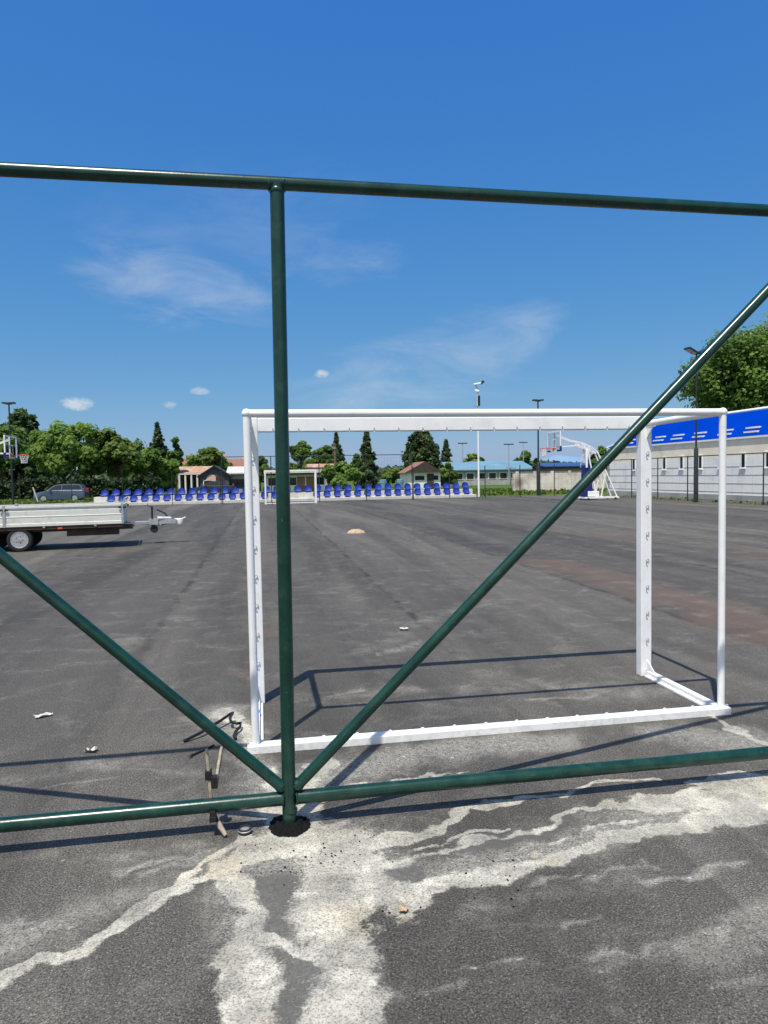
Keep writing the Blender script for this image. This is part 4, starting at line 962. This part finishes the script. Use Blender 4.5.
# ------------------------------------------------------------------ houses
def gable(mb, x0, x1, y0, y1, ze, zr, ov=.35, axis='x', t=.12):
    """gabled roof; ridge along axis"""
    if axis == 'x':
        ym = (y0+y1)/2; s = (zr-ze)/(ym-y0)
        p = [(y0-ov, ze-ov*s), (ym, zr), (y1+ov, ze-ov*s), (y1+ov, ze-ov*s+t), (ym, zr+t), (y0-ov, ze-ov*s+t)]
        mb.prism(p, 'x', x0-ov, x1+ov)
    else:
        xm = (x0+x1)/2; s = (zr-ze)/(xm-x0)
        p = [(x0-ov, ze-ov*s), (xm, zr), (x1+ov, ze-ov*s), (x1+ov, ze-ov*s+t), (xm, zr+t), (x0-ov, ze-ov*s+t)]
        mb.prism(p, 'y', y0-ov, y1+ov)
    return mb
def win(parent, x, y, z, w, h, fm=m_housewhite):
    f = MB().box((x, y-.02, z), (w+.16, .06, h+.16)).build('window', fm, parent)
    MB().box((x, y-.055, z), (w, .02, h)).build('pane', m_glass, f); return f
def door(parent, x, y, z0, w, h, m=m_darkwood):
    d = MB().box((x, y-.03, z0+h/2), (w, .06, h)).build('door', m, parent); MB().box((x+w*.36, y-.08, z0+h*.48), (.05, .05, .12)).build('handle', m_galv, d); return d
# white cottage with a brown gable
Y = 80.; x0, x1, xm = X(405, Y), X(443, Y), X(424, Y); zr = Z(423, 462.5, Y); ze = Z(401, 472.5, Y)
t = thing('cottage', 'small white cottage with brown gable front and tan tiled roof, right of the middle', 'house', (xm, Y, 0)); x0 -= xm; x1 -= xm; r0 = 0
MB().prism([(x0+.3, 0), (x1-.3, 0), (x1-.3, ze), (x0+.3, ze)], 'y', 0, 4.5).build('wall', m_housewhite, t)
MB().prism([(x0-.05, ze-.02), (x1+.05, ze-.02), (0, zr+.06)], 'y', -.42, -.28).build('gable_boards', m_darkwood, t)
gable(MB(), x0+.3, x1-.3, 0, 4.5, ze, zr, .25, 'y', .12).build('roof', m_clay, t)
for q in (-.32, -.12): win(t, x0*.35 if q < -.2 else -.25, 0, ze*.66, .42, .34, m_darkwood)
win(t, x1*.62, 0, ze*.66, .4, .34, m_darkwood); door(t, .75, 0, 0, .8, ze*.9)
# columned house with worn tile roof
Y = 84.; xa, xb = X(179, Y), X(210, Y); xm = (xa+xb)/2; hx = (xb-xa)/2; ze = Z(190, 473.5, Y); zr = Z(190, 467, Y)
t = thing('columned_house', 'low house with white porch columns and worn orange roof at left of the near goal', 'house', (xm, Y, 0))
MB().box((0, 4, ze/2), (2*hx, 5, ze)).build('wall', m_slate, t); gable(MB(), -hx, hx, .2, 6.5, ze, zr, .3, 'x').build('roof', m_palered, t)
for k in range(5): MB().tube([(-hx+.1+k*.66, -.5, 0), (-hx+.1+k*.66, -.5, ze-.12)], .11, 10).build('column', m_housewhite, t, True)
MB().box((0, -.5, ze-.06), (2*hx, .26, .12)).build('porch_beam', m_housewhite, t)
for x in (-hx*.6, 0, hx*.6): win(t, x, 1.5, ze*.5, .8, 1.2, m_darkwood)
# dark gabled house
Y = 78.; xa, xb, xm = X(200, Y), X(229, Y), X(217, Y); ze = Z(217, 475.5, Y); zr = Z(217, 466.5, Y); xa -= xm; xb -= xm
t = thing('dark_house', 'dark grey gabled house with a round pinkish disc on its front', 'house', (xm, Y, 0))
hx = (xb-xa)/2; cx = (xa+xb)/2
MB().prism([(xa, 0), (xb, 0), (xb, ze), (cx, zr), (xa, ze)], 'y', 0, 8).build('wall', m_slate, t); gable(MB(), xa, xb, 0, 8, ze, zr, .3, 'y', .14).build('roof', m_dark, t)
MB().lathe([(.001, -.05), (.55, -.05), (.55, .02)], (cx-.3, -.01, ze*.78), 20, 'y').build('disc', m_pink, t)
win(t, xa+.8, 0, ze*.5, .8, .9); door(t, cx+.6, 0, 0, .9, 1.9); MB().box((cx, -.5, .45), (2*hx-.6, .15, .9)).build('front_wall', m_pink, t)
# shed right of it
Y = 80.; xa, xb = X(229, Y), X(247, Y); xm = (xa+xb)/2; hx = (xb-xa)/2; ze = Z(238, 474, Y); zr = Z(238, 468.5, Y)
t = thing('shed', 'low grey shed with pale sheet roof just left of the near goal post', 'shed', (xm, Y, 0))
MB().box((0, 2.5, ze/2), (2*hx, 5, ze)).build('wall', m_greyb, t); MB().prism([(-.5, ze), (5.4, zr+.2), (5.4, zr+.32), (-.5, ze+.12)], 'x', -hx-.3, hx+.3).build('roof', m_sheet, t)
for x in (-hx*.5, hx*.4): win(t, x, 0, ze*.5, .9, .8, m_darkwood)
# two orange roofed houses far behind
for px, wpx, yr, ye, Y, lab in ((192, 20, 458.5, 465, 135., 'far house showing an orange gable above the columned house'), (238, 24, 459, 466, 140., 'far house with broad orange roof left of the near goal post'), (223, 9, 459, 464, 150., 'small far house with dark red roof between the two orange roofs')):
    xm = X(px, Y); hx = wpx*Y/FPX/2; ze = Z(px, ye, Y); zr = Z(px, yr, Y); t = thing('distant_house', lab, 'house', (xm, Y, 0))
    MB().box((0, 4, ze/2), (2*hx, 8, ze)).build('wall', m_pink, t); gable(MB(), -hx, hx, 0, 8, ze, zr, .4, 'x').build('roof', m_clay, t)
    win(t, -hx*.5, 0, ze*.8, .8, 1); win(t, hx*.5, 0, ze*.8, .8, 1); MB().box((hx*.4, 4, zr+.3), (.5, .5, 1.2)).build('chimney', m_pink, t)
# long white shed behind the far goal
Y = 82.; xa, xb = X(264, Y), X(328, Y); xm = (xa+xb)/2; hx = (xb-xa)/2; ze = Z(296, 473, Y); zr = Z(296, 468.5, Y)
t = thing('long_shed', 'long low white building with flat pale roof behind the far goal', 'building', (xm, Y, 0))
MB().box((0, 3, ze/2), (2*hx-.6, 6, ze)).build('wall', m_housewhite, t); MB().box((0, 2.8, ze+.18), (2*hx, 7.4, .36)).build('roof', m_sheet, t)
MB().box((0, -.35, ze-.12), (2*hx-.2, .5, .14)).build('eave', m_darkwood, t)
for k in range(6):
    x = -hx+1.0+k*(2*hx-2)/5
    (door(t, x, 0, 0, .9, ze*.8, m_clay) if k in (3, 4) else win(t, x, 0, ze*.55, .9, .7, m_darkwood))
Y = 90.; xm = X(322, Y); t = thing('small_house', 'small pinkish house showing above the right end of the long white building', 'house', (xm, Y, 0)); ze = Z(322, 467.5, Y); zr = Z(322, 463.5, Y)
MB().box((0, 2, ze/2), (3.2, 4, ze)).build('wall', m_pink, t); MB().prism([(-.3, ze), (4.3, ze), (4.3, ze+.1), (2, zr), (-.3, ze+.1)], 'x', -1.8, 1.8).build('roof', m_palered, t); win(t, .3, 0, ze*.85, .6, .6)
# long light blue roofed building
Y = 96.; xa, xb = X(452, Y), X(532, Y); xm = (xa+xb)/2; hx = (xb-xa)/2; ze = Z(490, 469.5, Y); zr = Z(490, 461.5, Y)
t = thing('long_hall', 'long low hall with light blue roof beyond the grass, right of the middle', 'building', (xm, Y, 0))
MB().box((0, 5, ze/2), (2*hx, 10, ze)).build('wall', m_greyb, t); gable(MB(), -hx, hx, 0, 10, ze, zr, .4, 'x').build('roof', m_lblue, t)
for k in range(7): win(t, -hx+1+k*(2*hx-2)/6, 0, ze*.6, 1.0, .8, m_housewhite)
# second blue roof behind the wall
Y = 100.; xa, xb = X(545, Y), X(592, Y); xm = (xa+xb)/2; hx = (xb-xa)/2; ze = Z(565, 466.5, Y); zr = Z(565, 463, Y)
t = thing('dark_blue_hall', 'dark blue roofed hall behind the old stained wall', 'building', (xm, Y, 0))
MB().box((0, 5, ze/2), (2*hx, 10, ze)).build('wall', m_slate, t); gable(MB(), -hx, hx, 0, 10, ze, zr, .3, 'x').build('roof', mat('deep_blue_sheet', (.03, .08, .22), .5), t)
win(t, -hx*.5, 0, ze*.6, 1.2, .8); win(t, hx*.3, 0, ze*.6, 1.2, .8)
# old stained wall
Y = 58.5; xa, xb = X(513, Y), X(606, Y); xm = (xa+xb)/2; hx = (xb-xa)/2; zt = Z(560, 470.5, Y)
t = thing('old_wall', 'old stained pale masonry wall with dark capping behind the right basketball stand', 'wall', (xm, Y, 0))
MB().box((0, 0, zt/2), (2*hx, .3, zt)).build('masonry', m_old, t)
MB().box((0, -.01, zt+.05), (2*hx+.1, .42, .13)).build('coping', m_darkwood, t)
for k in range(6): MB().box((-hx+.3+k*(2*hx-.6)/5, -.17, zt/2), (.28, .10, zt-.02)).build('pier', m_old, t)
# apartment block showing a corner of roof above the big tree
t = thing('apartment_block', 'grey roofed block whose eave just shows above the big tree at the right edge', 'building', (X(778, 95.), 95., 0)); zz = Z(766, 321, 95.)
MB().box((4.5, 6, zz/2-.6), (11, 10, zz-1.2)).build('wall', m_pink, t); MB().prism([(-1.2, zz-1.3), (1.0, zz), (9, zz), (11, zz-1.3)], 'y', .2, 11.8).build('roof', m_greyb, t)
for i in range(3):
    for j in range(5): win(t, 1+i*3.2, 1, 2+j*2.9, 1.2, 1.3)

# ------------------------------------------------------------------ parked cars
def car(label, loc, rz, paint, L_=4.5, estate=True, h=1.46, name='parked_car'):
    t = thing(name, label, 'car', loc, rz); hw = .88
    k = L_/4.5
    lower = [(-2.22, .30), (-2.25, .55), (-2.2, .86), (-2.1, .95), (.95, .96), (1.75, .84), (2.15, .70), (2.25, .50), (2.22, .28), (1.75, .22), (-1.8, .22)]
    cab = [(-2.12, .95), (-1.95, 1.30), (-1.75, 1.42), (-.9, h), (.0, h-.02), (.45, 1.36), (1.15, .95)] if estate else [(-1.7, .95), (-1.2, 1.28), (-.7, h-.05), (.0, h-.03), (.4, 1.34), (1.15, .95)]
    mb = MB(); n = len(lower)
    # body lofted across the width with tumblehome
    secs = [(-hw, .94), (-hw*.94, 1.), (hw*.94, 1.), (hw, .94)]
    vs = []; fs = []
    for y, s in secs: vs += [(x*k*s, y, .58+(z-.58)*s) for x, z in lower]
    for j in range(3):
        for i in range(n): fs.append((j*n+i, j*n+(i+1) % n, (j+1)*n+(i+1) % n, (j+1)*n+i))
    fs += [tuple(range(n)), tuple(range(4*n-1, 3*n-1, -1))]
    mb.add(vs, fs)
    m_ = len(cab); vs = []; fs = []
    for side in (-1, 1): vs += [(x*k, side*(hw-.06-.17*(z-.95)/.5), z) for x, z in cab]
    for i in range(m_): fs.append((i, (i+1) % m_, m_+(i+1) % m_, m_+i))
    fs += [tuple(range(m_)), tuple(range(2*m_-1, m_-1, -1))]
    mb.add(vs, fs); b = mb.build('body', paint, t, True)
    # glass: side windows, screen and rear window lie a few mm proud
    def cy(z): return hw-.06-.17*(z-.95)/.5+.006
    for side in (-1, 1):
        for a in (([(-1.98, 1.0), (-1.85, 1.27), (-1.70, 1.36), (-1.15, 1.38), (-1.15, 1.0)] if estate else [(-1.5, 1.0), (-1.1, 1.28), (-.75, 1.34), (-.7, 1.0)]), [(-1.08, 1.0), (-1.08, 1.38), (-.28, 1.38), (-.28, 1.0)] if estate else [(-.62, 1.0), (-.62, 1.36), (-.25, 1.36), (-.25, 1.0)], [(-.20, 1.0), (-.20, 1.38), (.05, 1.37), (.40, 1.29), (.92, 1.0)]):
            g = MB(); g.add([(x*k, side*cy(z), z) for x, z in a], [tuple(range(len(a)))]); g.build('side_window', m_glass, t)
        hl = MB().box((2.08*k, side*.62, .68), (.22, .34, .14)).build('headlight', m_galv, t, bevel=.03)
        MB().box((-2.17*k, side*.70, .92), (.12, .20, .34)).build('tail_light', m_red, t, bevel=.03)
        MB().box((.72*k, side*(hw+.06), 1.0), (.16, .16, .12)).build('mirror', paint, t, bevel=.03)
    MB().add([(.50*k, -.66, 1.35), (.50*k, .66, 1.35), (1.12*k, .76, .985), (1.12*k, -.76, .985)], [(0, 1, 2, 3)]).build('windscreen', m_glass, t)
    for x in (1.36, -1.36):
        for side in (-1, 1): wheel(t, x*k, side*(hw-.10), .315, .21, side)
    return t
Y = 62.; xa, xb = X(35, Y), X(87, Y)
car('silver-blue estate car parked on the grass at the left, in front of the hedge', ((xa+xb)/2, Y, -.03), PI, m_carsilver, (xb-xa)*.98)
car('pale car mostly hidden under the trees, left of the columned house', (X(131, 105.), 105., -.03), PI, m_carwhite, 4.2, False)
car('dark car parked before the dark gabled house', (X(213, 75.), 75., -.03), PI, mat('dark_car_paint', (.02, .028, .04), .3, coat=.6), 4.2, False)
# leaning white post, brown timber pole, blue barrels
pl = MB().tube([at(38.5, 503)-at(38.5, 503), Vector((-.35, 0, 1.25))], .05, 8).build('leaning_post', m_concrete, None, True); pl.location = at(38.5, 503.5); tag(pl, 'short pale post leaning left beside the estate car', 'post')
Y = 74.; p = aty(335.5, 478, Y); t = thing('timber_pole', 'thick brown timber pole standing behind the seats in front of the spire conifer', 'pole', (p.x, Y, 0)); hh = Z(335.5, 443, Y)
MB().tube([(0, 0, -.1), (0, 0, hh)], [.17, .13], 12).build('pole', m_woodpole, t, True); MB().lathe([(.19, hh-.6), (.20, hh-.55), (.19, hh-.5)], n=12).build('band', m_galv, t)
for px, Y, m_, lab in ((383, 76., m_lblue, 'blue barrel standing in the grass left of the white cottage'), (400, 77., m_lblue, 'blue barrel at the left corner of the white cottage')):
    o = MB().lathe([(.36, 0), (.40, .05), (.40, .35), (.42, .37), (.42, .41), (.40, .43), (.40, .85), (.42, .87), (.42, .91), (.40, .93), (.38, 1.2), (.30, 1.25), (.001, 1.25)], n=18).build('barrel', m_, None, True); o.location = (X(px, Y), Y, -.03); tag(o, lab, 'barrel')

# ------------------------------------------------------------------ far hills
def hills(name, dist, prof, col, dep):  # col is bluish: the distance haze is painted into the hills' base colour
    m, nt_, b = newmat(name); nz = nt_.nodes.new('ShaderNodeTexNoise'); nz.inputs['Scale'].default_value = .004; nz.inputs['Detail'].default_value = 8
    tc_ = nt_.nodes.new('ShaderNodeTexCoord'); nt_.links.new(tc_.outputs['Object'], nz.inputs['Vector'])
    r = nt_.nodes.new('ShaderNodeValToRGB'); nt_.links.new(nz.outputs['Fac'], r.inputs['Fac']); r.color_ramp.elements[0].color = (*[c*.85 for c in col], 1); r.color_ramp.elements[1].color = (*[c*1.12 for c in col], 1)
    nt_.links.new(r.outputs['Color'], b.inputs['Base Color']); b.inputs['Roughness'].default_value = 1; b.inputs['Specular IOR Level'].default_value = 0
    vs = []; fs = []; n = 160
    x_of = lambda px: X(px, dist)
    for j in range(9):
        t_ = j/8; y = dist+dep*(t_-.5); f_ = math.sin(t_*PI)
        for i in range(n+1):
            px = prof[0][0]+(prof[-1][0]-prof[0][0])*i/n
            for a, b_ in zip(prof[:-1], prof[1:]):
                if a[0] <= px <= b_[0]: u = (px-a[0])/(b_[0]-a[0]); u = u*u*(3-2*u); py = a[1]+(b_[1]-a[1])*u
            z = max(0, Z(px, py, dist))*(1+.10*mnoise.noise((px*.07, j*.6, dist*.001))+.05*mnoise.noise((px*.22, j, 7.7)))
            vs.append((x_of(px), y, z*f_-4))
    for j in range(8):
        for i in range(n): fs.append((j*(n+1)+i, j*(n+1)+i+1, (j+1)*(n+1)+i+1, (j+1)*(n+1)+i))
    return MB().add(vs, fs).build(name, m, None, True, kind='structure')
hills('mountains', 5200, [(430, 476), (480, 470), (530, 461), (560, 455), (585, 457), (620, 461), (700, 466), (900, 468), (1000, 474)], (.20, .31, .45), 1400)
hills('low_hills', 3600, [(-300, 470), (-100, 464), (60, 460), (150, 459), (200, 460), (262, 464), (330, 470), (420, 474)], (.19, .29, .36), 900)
